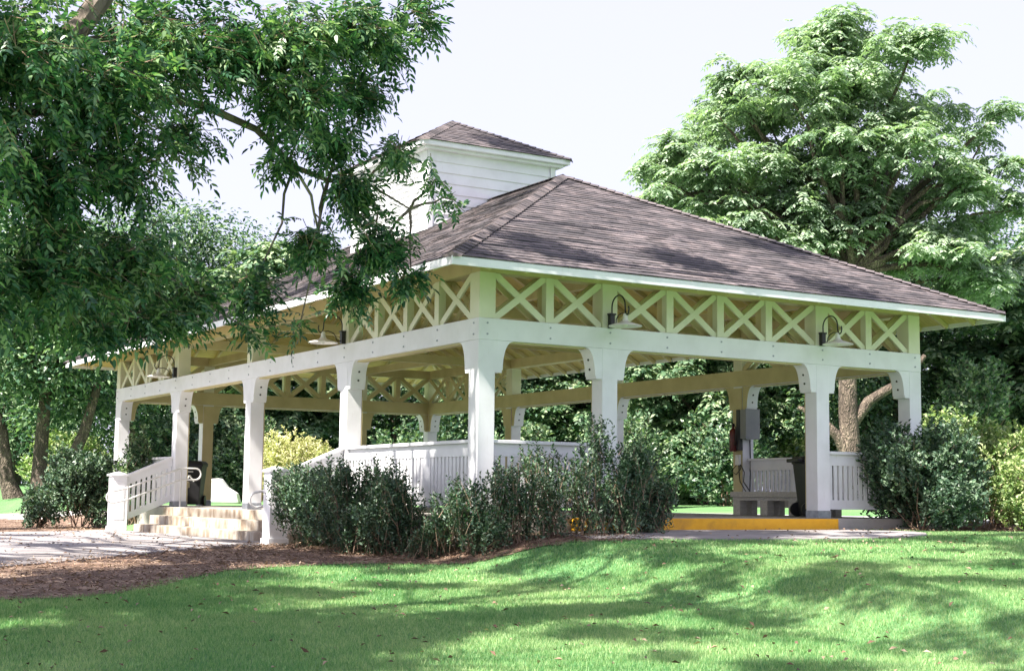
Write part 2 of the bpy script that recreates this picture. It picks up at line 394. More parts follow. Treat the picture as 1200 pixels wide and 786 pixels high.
def litter(n, poly, seed):
    rng = np.random.default_rng(seed); p = np.array(poly); x = rng.uniform(p[:, 0].min(), p[:, 0].max(), n); y = rng.uniform(p[:, 1].min(), p[:, 1].max(), n)
    ok = inpoly(x+rng.normal(0, .12, n), y+rng.normal(0, .12, n), poly) & (x > -10) & ~((x > -.2) & (y > -.15) & (x < W) & (y < L)); x, y = x[ok], y[ok]; n = len(x)
    a = rng.uniform(0, 2*np.pi, n); P = np.stack([x, y, gz(x, y)+.02+rng.uniform(0, .03, n)], 1)
    D = np.stack([np.cos(a), np.sin(a), rng.normal(0, .25, n)], 1); N = np.tile([0, 0, 1.], (n, 1))+rng.normal(0, .3, (n, 3))
    return leaf_quads(P, D, N, rng.uniform(.04, .12, n), rng.uniform(.006, .02, n), .1)
go = np_mesh('pine_straw_litter', np.concatenate([litter(42000, MUL, 1), litter(14000, MUL2, 2), litter(9000, MUL3, 3)]).reshape(-1, 3), 4, 'straw')
tag(go, kind='stuff', label='reddish dry needles and leaves strewn over the beds', cat='litter')
rng = np.random.default_rng(77)
n = 900; x = rng.uniform(-9, 8, n); y = rng.uniform(-11, -.5, n); a = rng.uniform(0, 6.3, n)
P = np.stack([x, y, gz(x, y)+.045], 1); D = np.stack([np.cos(a), np.sin(a), rng.normal(0, .3, n)], 1)
x2 = rng.uniform(-8, -1.2, 500); y2 = rng.uniform(1, 12.5, 500); P2 = np.stack([x2, y2, gz(x2, y2)+.045], 1)
P = np.concatenate([P, P2]); D = np.concatenate([D, nrm(rng.normal(0, 1, (500, 3))*[1, 1, .2])])
go = np_mesh('fallen_leaf_litter', leaf_quads(P, D, np.tile([0, 0, 1.], (1400, 1))+rng.normal(0, .4, (1400, 3)), rng.uniform(.04, .09, 1400), .03).reshape(-1, 3), 4, 'straw')
tag(go, kind='stuff', label='scattered brown fallen leaves on lawn and path', cat='leaves')

# ------------------------------------------------------------------ PAVILION
pav = empty('pavilion', (W/2, L/2, -.5), 'large white open pavilion with lattice trusses, dark shingle hip roof and louvered cupola', 'pavilion')
def slab():
    b = MB(); b.box((-.25, -.2, -.75), (W+.25, L+.25, 0)); return b.build('floor_slab', 'deck', pav, bevel=.012)
slab()
MB().box((1.42, -.262, -.19), (6.44, -.203, -.004)).build('kerb_face', 'yellow', pav, bevel=.01, label='bright yellow painted kerb edge')
MB().box((-.262, 4.62, -.8), (-.252, 12.8, -.004)).build('stair_riser', 'step', pav)
for k, (x0, x1, zt) in enumerate(((-.6, -.265, -.17), (-.96, -.602, -.345))):
    MB().box((x0, 4.6, -.85), (x1, 12.62-.1*k, zt)).build('step', 'step', pav, bevel=.012)
def cpos(t, n): return PW/2+(n-PW)*t
XA = [cpos(t, W) for t in (0, .25, .75, 1)]; YA = [cpos(t, L) for t in (0, .25, .5, .75, 1)]
posts = [(x, y) for x in XA for y in (YA[0], YA[-1])]+[(x, y) for y in YA[1:-1] for x in (XA[0], XA[-1])]
h = PW/2
def bracket(cx, cy, dx, dy, mat):
    prof = [(0, ZB-.002), (0, ZB-.45), (.11, ZB-.45), (.11, ZB-.41), (.125, ZB-.41)]
    prof += [(.125+.155*(1-math.sqrt(1-s*s)), ZB-.41+.40*s) for s in (.15, .3, .45, .6, .72, .82, .9, .96, .99)]+[(.30, ZB-.002)]
    b = MB(); u = Vector((dx, dy, 0)); side = Vector((-dy, dx, 0)); o = Vector((cx, cy, 0))+u*h-side*(h-.004)
    inn = Vector((W/2-cx, L/2-cy, 0)); n0 = len(b.f)
    b.prism(prof, o, u, (0, 0, 1), side, PW-.008)
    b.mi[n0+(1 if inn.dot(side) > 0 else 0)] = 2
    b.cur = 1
    for zz in (ZB-.31, ZB-.17):
        uu = .125+.155*(1-math.sqrt(1-((zz-ZB+.41)/.40)**2)); c = Vector((cx, cy, zz))+u*(h+uu-.012)
        b.lathe([(.017, 0), (.017, .022), (.0, .022)], c, u, 10)
    return b.build('bracket', [mat, 'darkhole', 'cream'], parent_post, bevel=0)
for (x, y) in posts:
    parent_post = MB().box((x-h, y-h, 0.004), (x+h, y+h, ZB)).build('post', 'white', pav, bevel=.006)
    MB().box((x-h+.003, y-h+.003, ZT+.002), (x+h-.003, y+h-.003, 3.40)).build('post_head', 'ivorybounce', parent_post)
    dirs = []
    if y in (YA[0], YA[-1]):
        if x < W-1: dirs.append((1, 0))
        if x > 1: dirs.append((-1, 0))
    if x in (XA[0], XA[-1]):
        if y < L-1: dirs.append((0, 1))
        if y > 1: dirs.append((0, -1))
    for dx, dy in dirs: bracket(x, y, dx, dy, 'white')
    MB().box((x-h-.006, y-h-.006, .003), (x+h+.006, y+h+.006, .12)).build('base_plate', 'galv', parent_post)
# beams
for nm, a, b_ in (('beam', (-.004, -.004), (W+.004, PW+.004)), ('beam', (-.004, L-PW-.004), (W+.004, L+.004)), ('beam', (-.004, PW+.005), (PW+.004, L-PW-.005)), ('beam', (W-PW-.004, PW+.005), (W+.004, L-PW-.005))):
    MB().box((*a, ZB), (*b_, ZT)).build(nm, 'white', pav, bevel=.006)
# drip moulding along beam undersides, inner cream faces, top plates
for a, b_ in (((PW, .05), (W-PW, .2)), ((PW, L-.2), (W-PW, L-.05)), ((.05, PW), (.2, L-PW)), ((W-.2, PW), (W-.05, L-PW))):
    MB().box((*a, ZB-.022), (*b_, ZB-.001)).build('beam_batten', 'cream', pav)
e_ = .012
for a, b_ in (((PW+.006, PW+.006), (W-PW-.006, PW+.006+e_)), ((PW+.006, L-PW-.006-e_), (W-PW-.006, L-PW-.006)), ((PW+.006, PW+.02), (PW+.006+e_, L-PW-.02)), ((W-PW-.006-e_, PW+.02), (W-PW-.006, L-PW-.02))):
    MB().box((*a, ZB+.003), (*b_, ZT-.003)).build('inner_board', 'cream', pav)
for a, b_ in (((.01, .01), (W-.01, PW-.01)), ((.01, L-PW+.01), (W-.01, L-.01)), ((.012, PW), (PW-.01, L-PW)), ((W-PW+.01, PW), (W-.012, L-PW))):
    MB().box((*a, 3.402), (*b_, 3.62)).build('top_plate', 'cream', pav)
# inner cream liner boards on posts (the faces that look into the pavilion)
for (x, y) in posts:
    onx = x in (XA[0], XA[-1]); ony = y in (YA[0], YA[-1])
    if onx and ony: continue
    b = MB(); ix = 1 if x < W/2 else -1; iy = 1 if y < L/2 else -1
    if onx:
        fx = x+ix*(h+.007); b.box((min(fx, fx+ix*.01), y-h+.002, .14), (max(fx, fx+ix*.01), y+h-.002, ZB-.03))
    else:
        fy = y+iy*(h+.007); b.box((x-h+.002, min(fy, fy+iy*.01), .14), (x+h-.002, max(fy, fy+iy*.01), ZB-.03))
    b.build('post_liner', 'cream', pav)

def lattice(p, q, n, nrm_out):
    """X panels between p and q (xy) along the outer face"""
    p = Vector((*p, 0)); q = Vector((*q, 0)); d = (q-p); Ln = d.length; d.normalize(); no = Vector((*nrm_out, 0)); z0, z1 = ZT+.004, 3.40
    cell = Ln/n; b = MB()
    for i in range(n):
        a = .0 if i == 0 else .065; c = cell if i == n-1 else cell-.065
        A = p+d*(i*cell+a); Bp = p+d*(i*cell+c)
        for off in (.035, PW-.045):
            o1 = -no*off; o2 = -no*(off+.005)
            wv = .095; hh = .0
            dd = (Bp-A).length
            for (s, t, oo) in ((z0, z1, o1), (z1, z0, o2)):
                P0 = A+oo; P1 = Bp+oo
                # board as a parallelogram flush with top and bottom
                dz = t-s; ln = math.hypot(dd, dz); v = wv*ln/dd/2; u2 = wv*ln/abs(dz)/2
                prof = []
                def clipped(u0, w0, u1, w1):
                    return [(u0, w0), (u1, w1)]
                # polygon corners: strip of width wv around the diagonal clipped to the cell
                if dz > 0: prof = [(0, s), (u2, s), (dd, t-v), (dd, t), (dd-u2, t), (0, s+v)]
                else: prof = [(0, s), (0, s-v), (dd-u2, t), (dd, t), (dd, t+v), (u2, s)]
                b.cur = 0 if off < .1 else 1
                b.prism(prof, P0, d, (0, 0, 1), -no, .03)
    par = b.build('lattice_panel', ['ivorybounce', 'cream'], pav)
    for i in range(1, n):
        c = p+d*(i*cell); o = MB()
        for j, (f0, f1) in enumerate(((.012, .13), (.131, PW-.015))):
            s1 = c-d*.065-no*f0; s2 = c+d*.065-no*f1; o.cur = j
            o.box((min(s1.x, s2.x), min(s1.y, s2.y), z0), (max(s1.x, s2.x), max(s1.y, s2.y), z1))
        o.build('upright', ['ivorybounce', 'cream'], par)
for yy, no in ((0, (0, -1)), (L, (0, 1))):
    for i, n in ((0, 2), (1, 4), (2, 2)): lattice((XA[i]+h, yy), (XA[i+1]-h, yy), n, no)
for xx, no in ((0, (-1, 0)), (W, (1, 0))):
    for i in (0, 3): lattice((xx, YA[i]+h), (xx, YA[i+1]-h), 4, no)
# bolt heads on beams
b = MB()
for i in range(0, 9):
    x = cpos(i/8, W)
    for z in (ZB+.08, ZT-.07): b.lathe([(.014, 0), (.014, .012), (0, .014)], (x, -.004, z), (0, -1, 0), 6)
for i in range(0, 17):
    y = cpos(i/16, L)
    for z in (ZB+.08, ZT-.07): b.lathe([(.014, 0), (.014, .012), (0, .014)], (-.004, y, z), (-1, 0, 0), 6)
b.build('bolt_heads', 'galv', pav)

# railings
def railing(p, q, z0=0.0, stile=True, name='railing'):
    p = Vector((*p, 0)); q = Vector((*q, 0)); d = q-p; Ln = d.length; d.normalize(); s = Vector((-d.y, d.x, 0))
    def bx(b, u0, u1, w0, w1, za, zb): b.prism([(u0, za), (u1, za), (u1, zb), (u0, zb)], p+s*w0, d, (0, 0, 1), s, w1-w0)
    b = MB(); bx(b, 0, Ln, -.022, .022, .84, 1.018); bx(b, 0, Ln, -.022, .022, .14, .29)
    st = [0, Ln] if not stile or Ln < 1.5 else [0, *[Ln*k/max(1, round(Ln/1.35)) for k in range(1, round(Ln/1.35))], Ln]
    par = b.build(name, 'white', pav)
    c = MB(); bx(c, 0, Ln, -.075, .075, 1.02, 1.068); c.build('cap_rail', 'white', par, bevel=.006)
    c = MB()
    for t in st[1:-1]: bx(c, t-.11, t+.11, -.018, .018, .29, .84)
    edges = st
    for e0, e1 in zip(edges[:-1], edges[1:]):
        a = e0+(.11 if e0 > 0 else .03); bb = e1-(.11 if e1 < Ln else .03)
        nn = max(1, round((bb-a)/.108)); pitch = (bb-a)/nn
        for k in range(nn): bx(c, a+k*pitch+.02, a+(k+1)*pitch-.02, -.012, .012, .29, .84)
    c.build('pickets', 'white', par)
ro = .09
railing((XA[0]+h, ro), (XA[1]-h, ro)); railing((XA[2]+h, ro), (XA[3]-h, ro))
railing((XA[0]+h, L-ro), (XA[1]-h, L-ro)); railing((XA[2]+h, L-ro), (XA[3]-h, L-ro))
for xx in (ro, W-ro):
    railing((xx, YA[0]+h), (xx, YA[1]-h)); railing((xx, YA[3]+h), (xx, YA[4]-h))
# newels and stair sides
def stair_side(y):
    x0, x1 = -1.30, -1.0; zg = G(-1.15, y)
    b = MB(); b.box((x0, y-.15, zg-.1), (x1, y+.15, .63)); b.box((x0-.02, y-.17, zg-.1), (x1+.02, y+.17, zg+.12)); b.box((x0+.04, y-.154, zg+.25), (x1-.04, y+.154, .52))
    nw = b.build('newel_post', 'white', pav, bevel=.005)
    b = MB(); b.box((x0-.035, y-.185, .632), (x1+.035, y+.185, .672))
    cx = (x0+x1)/2
    b.poly([(x0-.015, y-.165, .672), (x1+.015, y-.165, .672), (x1+.015, y+.165, .672), (x0-.015, y+.165, .672), (cx, y, .73)], [(0, 1, 4), (1, 2, 4), (2, 3, 4), (3, 0, 4), (0, 3, 2, 1)])
    b.build('newel_cap', 'white', nw)
    b = MB(); t = .022
    def zz(x): return .60+(x+1.0)*.42
    def quad(u0, u1, lo, hi, th=t): b.prism([(u0, zz(u0)+lo), (u1, zz(u1)+lo), (u1, zz(u1)+hi), (u0, zz(u0)+hi)], (0, y-th, 0), (1, 0, 0), (0, 0, 1), (0, 1, 0), 2*th)
    quad(-1.0, -.003, -.17, -.0); quad(-1.0, -.003, -.90, -.76)
    n = 9
    for k in range(n):
        a = -.98+k*.108; quad(a+.02, a+.088, -.76, -.17, .012)
    par = b.build('stair_railing', 'white', pav)
    b = MB(); quad(-1.0, -.003, .002, .05, .075); b.build('cap_rail', 'white', par)
stair_side(13.1); stair_side(4.40)
def handrail(y):
    pts = []; x0, x1 = -1.34, .42
    def zl(x): return .07+(min(x, .10)+1.34)*.35-(.0)
    def zu(x): return zl(x)+.24
    r = .12
    low = [(x0, zl(-1.34)), (-1.02, zl(-1.12)), (.10, zl(.10)), (x1, zl(.10))]
    path = [(a, c) for a, c in low]
    cxr, czr = x1, zl(.1)+r
    path += [(cxr+r*math.cos(t), czr+r*math.sin(t)) for t in np.linspace(-1.3, 1.3, 7)]
    path += [(a, c+.24) for a, c in low[::-1]]
    cxl, czl = x0, low[0][1]+r
    path += [(cxl-r*math.cos(t), czl+r*math.sin(t)) for t in np.linspace(1.3, -1.3, 7)]+[low[0]]
    b = MB().tube([(a, y, c) for a, c in path], .019, 8, False); hr = b.build('handrail', 'pipe', pav, smooth='full')
    for x in (-1.03, .10):
        zb = G(x, y) if x < -.3 else 0
        MB().tube([(x, y, zb), (x, y, zl(x)+.24)], .02, 8).build('rail_upright', 'pipe', hr, smooth=True)
handrail(12.80); handrail(4.72)

# ---- roof
ZE, ZR, YH = 3.398, 6.09, 4.52
def roof_z(x): return ZE+(min(x, W-x)+EO)*(ZR-ZE)/(W/2+EO)
x0, x1, y0, y1 = -EO, W+EO, -EO, L+EO; xm = W/2; yr0, yr1 = YH, L-YH
slopes = [((x0, y0), (x1, y0), (xm, yr0), (xm, yr0)), ((x1, y1), (x0, y1), (xm, yr1), (xm, yr1)), ((x0, y1), (x0, y0), (xm, yr0), (xm, yr1)), ((x1, y0), (x1, y1), (xm, yr1), (xm, yr0))]
def shingled(quad, ze, zr, rows, over, name, parent, lift=.014, seed=0):
    a, b_, c, d = [Vector((*p, z)) for p, z in zip(quad, (ze, ze, zr, zr))]
    ue = (b_-a).normalized(); n = ue.cross(((d+c)/2-(a+b_)/2)).normalized()
    if n.z < 0: n = -n
    vs = (n.cross(ue)).normalized()
    if vs.z < 0: vs = -vs
    rg = random.Random(seed); mb = MB(); uvs = {}
    for r in range(rows):
        t0 = r/rows; t1 = (r+1)/rows
        P0 = a.lerp(d, t0); P1 = b_.lerp(c, t0); P2 = b_.lerp(c, t1); P3 = a.lerp(d, t1)
        if r == 0:
            P0 = P0-vs*over; P1 = P1-vs*over
        m_ = max(1, int((P1-P0).length/.3))
        hl = lift
        for k in range(m_):
            q0 = P0.lerp(P1, k/m_); q1 = P0.lerp(P1, (k+1)/m_); q2 = P3.lerp(P2, (k+1)/m_); q3 = P3.lerp(P2, k/m_)
            j = hl+rg.uniform(-.004, .005)
            mb.poly([q0, q1, q0+n*j, q1+n*j, q2+n*.004, q3+n*.004], [(0, 1, 3, 2), (2, 3, 4, 5)])
    def uv(fi, v): v = Vector(v); return ((v-a).dot(ue), (v-a).dot(vs))
    return mb.build(name, 'shingle', parent, uv=uv)
for i, s in enumerate(slopes):
    sl = shingled(s, ZE+.012, ZR+.012, 44, .03, 'roof_slope', pav, seed=i)
    # deck boards under
    (ax_, ay_), (bx_, by_), (cx_, cy_), (dx_, dy_) = s
    top = [Vector((ax_, ay_, ZE)), Vector((bx_, by_, ZE)), Vector((cx_, cy_, ZR)), Vector((dx_, dy_, ZR))]
    if cx_ == dx_ and cy_ == dy_: top = top[:3]
    n = len(top); mb = MB(); mb.poly(top+[p-Vector((0, 0, .05)) for p in top], [list(range(n)), list(range(n, 2*n))[::-1]]+[(k, (k+1) % n, n+(k+1) % n, n+k) for k in range(n)])
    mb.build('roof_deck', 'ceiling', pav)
# hip and ridge caps
def caps(p, q, name='hip_cap'):
    p = Vector(p); q = Vector(q); d = q-p; n = int(d.length/.16); b = MB(); dn = d.normalized(); s = dn.cross(Vector((0, 0, 1))).normalized()
    for k in range(n):
        a = p+dn*(k*.16-.02); c = a+dn*.22; l0, l1 = .05, .028
        dr = .055
        b.poly([a-s*.13+Vector((0, 0, l0-dr)), a+Vector((0, 0, l0)), a+s*.13+Vector((0, 0, l0-dr)), c-s*.12+Vector((0, 0, l1-dr)), c+Vector((0, 0, l1)), c+s*.12+Vector((0, 0, l1-dr)),
                a-s*.13+Vector((0, 0, l0-dr-.02)), a+s*.13+Vector((0, 0, l0-dr-.02))], [(0, 1, 4, 3), (1, 2, 5, 4), (0, 6, 1), (1, 7, 2), (6, 7, 1)])
    return b.build(name, 'shingle', pav, uv=lambda i, v: (v[0]*1.3+v[2], (v[1]+v[0])*1.1))
for (cx, cy), yr in (((x0, y0), yr0), ((x1, y0), yr0), ((x0, y1), yr1), ((x1, y1), yr1)): caps((cx, cy, ZE+.012), (xm, yr, ZR+.02))
caps((xm, yr0, ZR+.012), (xm, yr1, ZR+.012), 'ridge_cap')
# fascia
fz0, fz1 = 3.283, ZE-.003
for a, b_ in (((x0-.02, y0-.02), (x1+.02, y0+.012)), ((x0-.02, y1-.012), (x1+.02, y1+.02)), ((x0-.02, y0+.014), (x0+.012, y1-.014)), ((x1-.012, y0+.014), (x1+.02, y1-.014))):
    MB().box((*a, fz0), (*b_, fz1)).build('fascia', 'white', pav, bevel=.004)
# rafters
sl = (ZR-ZE)/(W/2+EO); sly = (ZR-ZE)/(YH+EO)
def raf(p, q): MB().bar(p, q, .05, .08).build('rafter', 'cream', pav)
y = YH
while y <= L-YH+.01:
    for sx in (1, -1):
        ex = x0+.03 if sx > 0 else x1-.03
        raf((ex, y, ZE-.092), (xm, y, ZR-.092))
    y += (L-2*YH)/14
for k in range(1, 9):
    t = k/9; yy = y0+(YH-y0)*t
    for ysign in (0, 1):
        Yk = yy if not ysign else L-yy
        for sx in (1, -1):
            ex = x0+.03 if sx > 0 else x1-.03; xx = x0+(xm-x0)*t
            xe = xx if sx > 0 else W-xx
            raf((ex, Yk, ZE-.092), (xe, Yk, ZE-.092+(ZR-ZE)*t))
for k in range(1, 18):
    xx = x0+(x1-x0)*k/18; t = min(xx-x0, x1-xx)/(xm-x0)
    for ys in (0, 1):
        ye = y0+.03; yt = y0+(YH-y0)*t
        p = (xx, ye if not ys else L-ye, ZE-.092); q = (xx, yt if not ys else L-yt, ZE-.092+(ZR-ZE)*t); raf(p, q)
for (cx, cy), yr in (((x0, y0), yr0), ((x1, y0), yr0), ((x0, y1), yr1), ((x1, y1), yr1)): MB().bar((cx*.99+xm*.01, cy*.99+yr*.01, ZE-.095+.03), (xm, yr, ZR-.11), .06, .09).build('hip_rafter', 'cream', pav)
MB().bar((xm, yr0, ZR-.18), (xm, yr1, ZR-.18), .07, .24).build('ridge_beam', 'cream', pav)
for yy in YA[1:-1]:
    t = MB().box((PW, yy-.07, 3.40), (W-PW, yy+.07, 3.60)).build('tie_beam', 'cream', pav)
    MB().box((xm-.07, yy-.072, 3.61), (xm+.07, yy+.068, 5.8)).build('king_post', 'cream', t)
    MB().bar((xm-.05, yy, 3.65), (2.2, yy, 4.75), .08, .12).build('strut', 'cream', t); MB().bar((xm+.05, yy, 3.65), (W-2.2, yy, 4.75), .08, .12).build('strut', 'cream', t)
for xx in (XA[1], XA[2]):
    for ya, yb in ((PW, YA[1]-.08), (YA[3]+.08, L-PW)): MB().box((xx-.05, ya, 3.41), (xx+.05, yb, 3.58)).build('ceiling_joist', 'cream', pav)
# ---- cupola
cx0, cx1, cy0, cy1, cz1 = 2.86, 5.74, 7.05, 10.43, 6.97
b = MB()
for yy, yt in ((cy0, cy0+.03), (cy1-.03, cy1)):
    b.prism([(cx0, 5.15), (xm, 5.9), (cx1, 5.15), (cx1, cz1), (cx0, cz1)], (0, yy, 0), (1, 0, 0), (0, 0, 1), (0, 1, 0), .03)
b.box((cx0, cy0+.031, 5.15), (cx0+.03, cy1-.031, cz1)).box((cx1-.03, cy0+.031, 5.15), (cx1, cy1-.031, cz1))
cup = b.build('cupola', 'white', pav)
for yy, s in ((cy0, -1), (cy1, 1)):
    b = MB(); z = 5.28
    while z < cz1-.15:
        z2 = min(z+.205, cz1-.05); half = 1.33
        xi = 0 if z2 > ZR-.02 else (ZR-z2)/sl   # half width of the main roof at this height
        spans = [(xm-half, xm+half)] if xi == 0 else [(xm-half, xm-xi), (xm+xi, xm+half)]
        for lo, hi in spans:
            if hi-lo > .05: b.poly([(lo, yy+s*.028, z), (hi, yy+s*.028, z), (hi, yy+s*.006, z2), (lo, yy+s*.006, z2), (lo, yy, z), (hi, yy, z)], [(0, 1, 2, 3), (4, 5, 1, 0)])
        z += .205
    b.build('lap_siding', 'white', cup)
for xx in (cx0-.012, cx1-.10):
    for yy in (cy0-.034, cy1+.004): MB().box((xx, yy, 5.2), (xx+.112, yy+.03, cz1-.01)).build('corner_board', 'white', cup)
for xx in (cx0-.034, cx1+.004):
    b = MB()
    for yy in (cy0-.012, cy1-.30): b.box((xx, yy, 5.2), (xx+.03, yy+.312, cz1-.01))
    b.box((xx, cy0+.30, cz1-.2), (xx+.03, cy1-.30, cz1-.01)); b.box((xx, cy0+.30, 5.2), (xx+.03, cy1-.30, 5.46))
    ym = (cy0+cy1)/2; b.box((xx, ym-.08, 5.46), (xx+.03, ym+.08, cz1-.2)); b.build('louver_frame', 'white', cup)
for xx, s in ((cx0, -1), (cx1, 1)):
    b = MB(); z = 5.50
    while z < cz1-.28:
        for ya, yb in ((cy0+.30, (cy0+cy1)/2-.08), ((cy0+cy1)/2+.08, cy1-.30)):
            b.bar((xx+s*.012, ya, z), (xx+s*.012, yb, z), .075, .018, (-s*.7*1, 0, .7))
        z += .105
    b.build('louvers', 'white', cup)
ce = .24; ex0, ex1, ey0, ey1 = cx0-ce, cx1+ce, cy0-ce, cy1+ce
b = MB(); b.box((ex0, ey0, cz1), (ex1, ey1, cz1+.10)); b.build('cupola_cornice', 'white', cup, bevel=.005)
b = MB(); b.box((ex0+.10, ey0+.10, cz1-.055), (ex1-.10, ey1-.10, cz1-.002)); b.build('cornice_trim', 'white', cup, bevel=.005)
ca = (xm, (cy0+cy1)/2)
for i, s in enumerate([((ex0, ey0), (ex1, ey0), ca, ca), ((ex1, ey1), (ex0, ey1), ca, ca), ((ex0, ey1), (ex0, ey0), ca, ca), ((ex1, ey0), (ex1, ey1), ca, ca)]):
    shingled(s, cz1+.106, 8.03, 14, .03, 'cupola_roof', cup, seed=20+i)
for cx, cy in ((ex0, ey0), (ex1, ey0), (ex0, ey1), (ex1, ey1)): caps((cx, cy, cz1+.10), (*ca, 8.03), 'hip_cap').parent = cup

# ------------------------------------------------------------------ lamps
def lamp(x, y, dx, dy, label):
    r = empty('wall_lamp', (x, y, 2.74), label, 'lamp', 'gooseneck lamps on the pavilion posts')
    o = Vector((x, y, 0)); u = Vector((dx, dy, 0)); s = Vector((-dy, dx, 0)); Z_ = Vector((0, 0, 1))
    def P(a, z, c=0): return o+u*a+s*c+Z_*z
    b = MB(); b.prism([(-.04, 2.75), (.04, 2.75), (.04, 2.955), (-.04, 2.955)], P(.002, 0), s, Z_, u, .07); b.prism([(-.05, 2.94), (.05, 2.94), (.055, 2.965), (-.055, 2.965)], P(.002, 0), s, Z_, u, .085)
    b.build('mount', 'black', r, bevel=.004)
    arc = [(.05, 2.95)]+[(.215-.165*math.cos(t), 3.05+.165*math.sin(t)) for t in np.linspace(0, math.pi, 14)]+[(.385, 2.98), (.40, 2.93), (.43, 2.91), (.462, 2.93), (.475, 2.985), (.465, 3.03)]
    ar = MB().tube([P(a, z) for a, z in arc], .0105, 8).build('arm', 'black', r, smooth=True)
    sc = [(.06, 2.80), (.12, 2.79), (.155, 2.82), (.16, 2.87), (.21, 2.92), (.30, 2.945), (.38, 2.93)]
    MB().tube([P(a, z) for a, z in sc], .008, 8).build('scroll', 'black', ar, smooth=True)
    prof = [(.0, .185), (.028, .185), (.034, .16), (.036, .12), (.05, .085), (.075, .062), (.16, .035), (.235, .012), (.245, 0), (.238, -.004), (.155, .024), (.07, .052), (.03, .1), (0, .11)]
    sh = MB().lathe(prof, P(.385, 2.745), (0, 0, 1), 28).build('shade', 'enamel', r, smooth=True)
    MB().lathe([(0, -.06), (.02, -.055), (.032, -.03), (.03, 0), (.016, .04), (.016, .09)], P(.385, 2.79), (0, 0, 1), 14).build('bulb', 'enamel', sh, smooth=True)
lamp(XA[1]-.005, -.004, 0, -1, 'black gooseneck lamp with white dish shade on the front post nearest the corner post')
lamp(XA[2]-.03, -.004, 0, -1, 'black gooseneck lamp with white dish shade on the front post over the yellow kerb end')
lamp(-.004, YA[1], -1, 0, 'black gooseneck lamp half hidden by leaves on the side post beside the right newel')
lamp(-.004, YA[3], -1, 0, 'black gooseneck lamp with white dish shade above the left stair railing')

# ------------------------------------------------------------------ furniture
bn = empty('bench', (7.95, 2.6, 0), 'grey wooden bench on stout legs against the inner railing', 'bench')
MB().box((7.68, 1.35, .33), (8.16, 3.9, .43)).build('seat', 'greywood', bn, bevel=.008)
b = MB(); b.box((7.72, 1.4, .27), (7.76, 3.87, .328)).build('apron', 'greywood', bn)
for y in (3.64, 2.88, 2.12, 1.42):
    MB().box((7.70, y, .004), (7.86, y+.20, .268)).build('leg', 'greywood', bn, bevel=.006)
    MB().box((7.98, y, .004), (8.12, y+.18, .328)).build('leg', 'greywood', bn, bevel=.006)
def wheelie(loc, rz, label):
    r = empty('wheeled_bin', loc, label, 'bin', 'black wheeled bins on the pavilion floor'); r.rotation_euler = (0, 0, rz)
    ox, oy, oz = loc
    def tb(mb, x0, x1, y0, y1, z0, X0, X1, Y0, Y1, z1):
        mb.poly([(ox+a, oy+b_, oz+c) for a, b_, c in ((x0, y0, z0), (x1, y0, z0), (x1, y1, z0), (x0, y1, z0), (X0, Y0, z1), (X1, Y0, z1), (X1, Y1, z1), (X0, Y1, z1))],
                [(0, 3, 2, 1), (4, 5, 6, 7), (0, 1, 5, 4), (1, 2, 6, 5), (2, 3, 7, 6), (3, 0, 4, 7)])
    b = MB(); tb(b, -.21, .21, -.20, .22, .03, -.28, .28, -.29, .30, .92); bo = b.build('bin_body', 'blackplastic', r, bevel=.02)
    b = MB(); tb(b, -.30, .30, -.31, .31, .90, -.30, .30, -.31, .31, .96); b.build('rim', 'blackplastic', r, bevel=.01)
    b = MB(); tb(b, -.31, .31, -.34, .34, .962, -.24, .24, -.26, .30, 1.03); b.box((ox-.26, oy+.30, oz+.93), (ox+.26, oy+.42, oz+.99)); b.build('lid', 'blackplastic', r, bevel=.012)
    for sx in (-.27, .22): MB().lathe([(0, 0), (.12, 0), (.12, .05), (0, .05)], (ox+sx, oy+.24, oz+.125), (1, 0, 0), 20).build('wheel', 'black', r, smooth=True)
    # white printed arrow mark on the front
    b = MB(); yf = lambda z: -.20-.09*(z-.03)/.89-.003
    def strip(p, q, wd):
        d = Vector((q[0]-p[0], 0, q[1]-p[1])).normalized(); s = Vector((d.z, 0, -d.x))*wd/2
        c = [Vector((p[0], 0, p[1]))-s, Vector((q[0], 0, q[1]))-s, Vector((q[0], 0, q[1]))+s, Vector((p[0], 0, p[1]))+s]
        b.poly([(ox+v.x, oy+yf(v.z), oz+v.z) for v in c]+[(ox+v.x, oy+yf(v.z)-.003, oz+v.z) for v in c], [(0, 1, 2, 3), (7, 6, 5, 4), (0, 4, 5, 1), (1, 5, 6, 2), (2, 6, 7, 3), (3, 7, 4, 0)])
    strip((-.10, .56), (0, .70), .035); strip((.10, .56), (.0, .70), .035); strip((-.07, .60), (.07, .60), .03); strip((-.08, .78), (.08, .78), .03)
    b.build('printed_mark', 'enamel', bo)
    return r
wheelie((1.22, 15.35, .002), math.radians(-31), 'black wheeled bin with white mark behind the left stair handrail')
wheelie((7.58, 1.50, .002), math.radians(70), 'black wheeled bin seen edge-on behind the front post by the bench')
b = MB(); b.lathe([(0, 0), (.13, 0), (.13, .40), (.17, .42), (.17, .52), (.15, .55), (0, .55)], (.72, 14.55, .002), (0, 0, 1), 20)
tag(b.build('ash_urn', 'beige', None, (.72, 14.55, .002), smooth=True), 'small beige ash urn in front of the left black bin', 'ash urn')
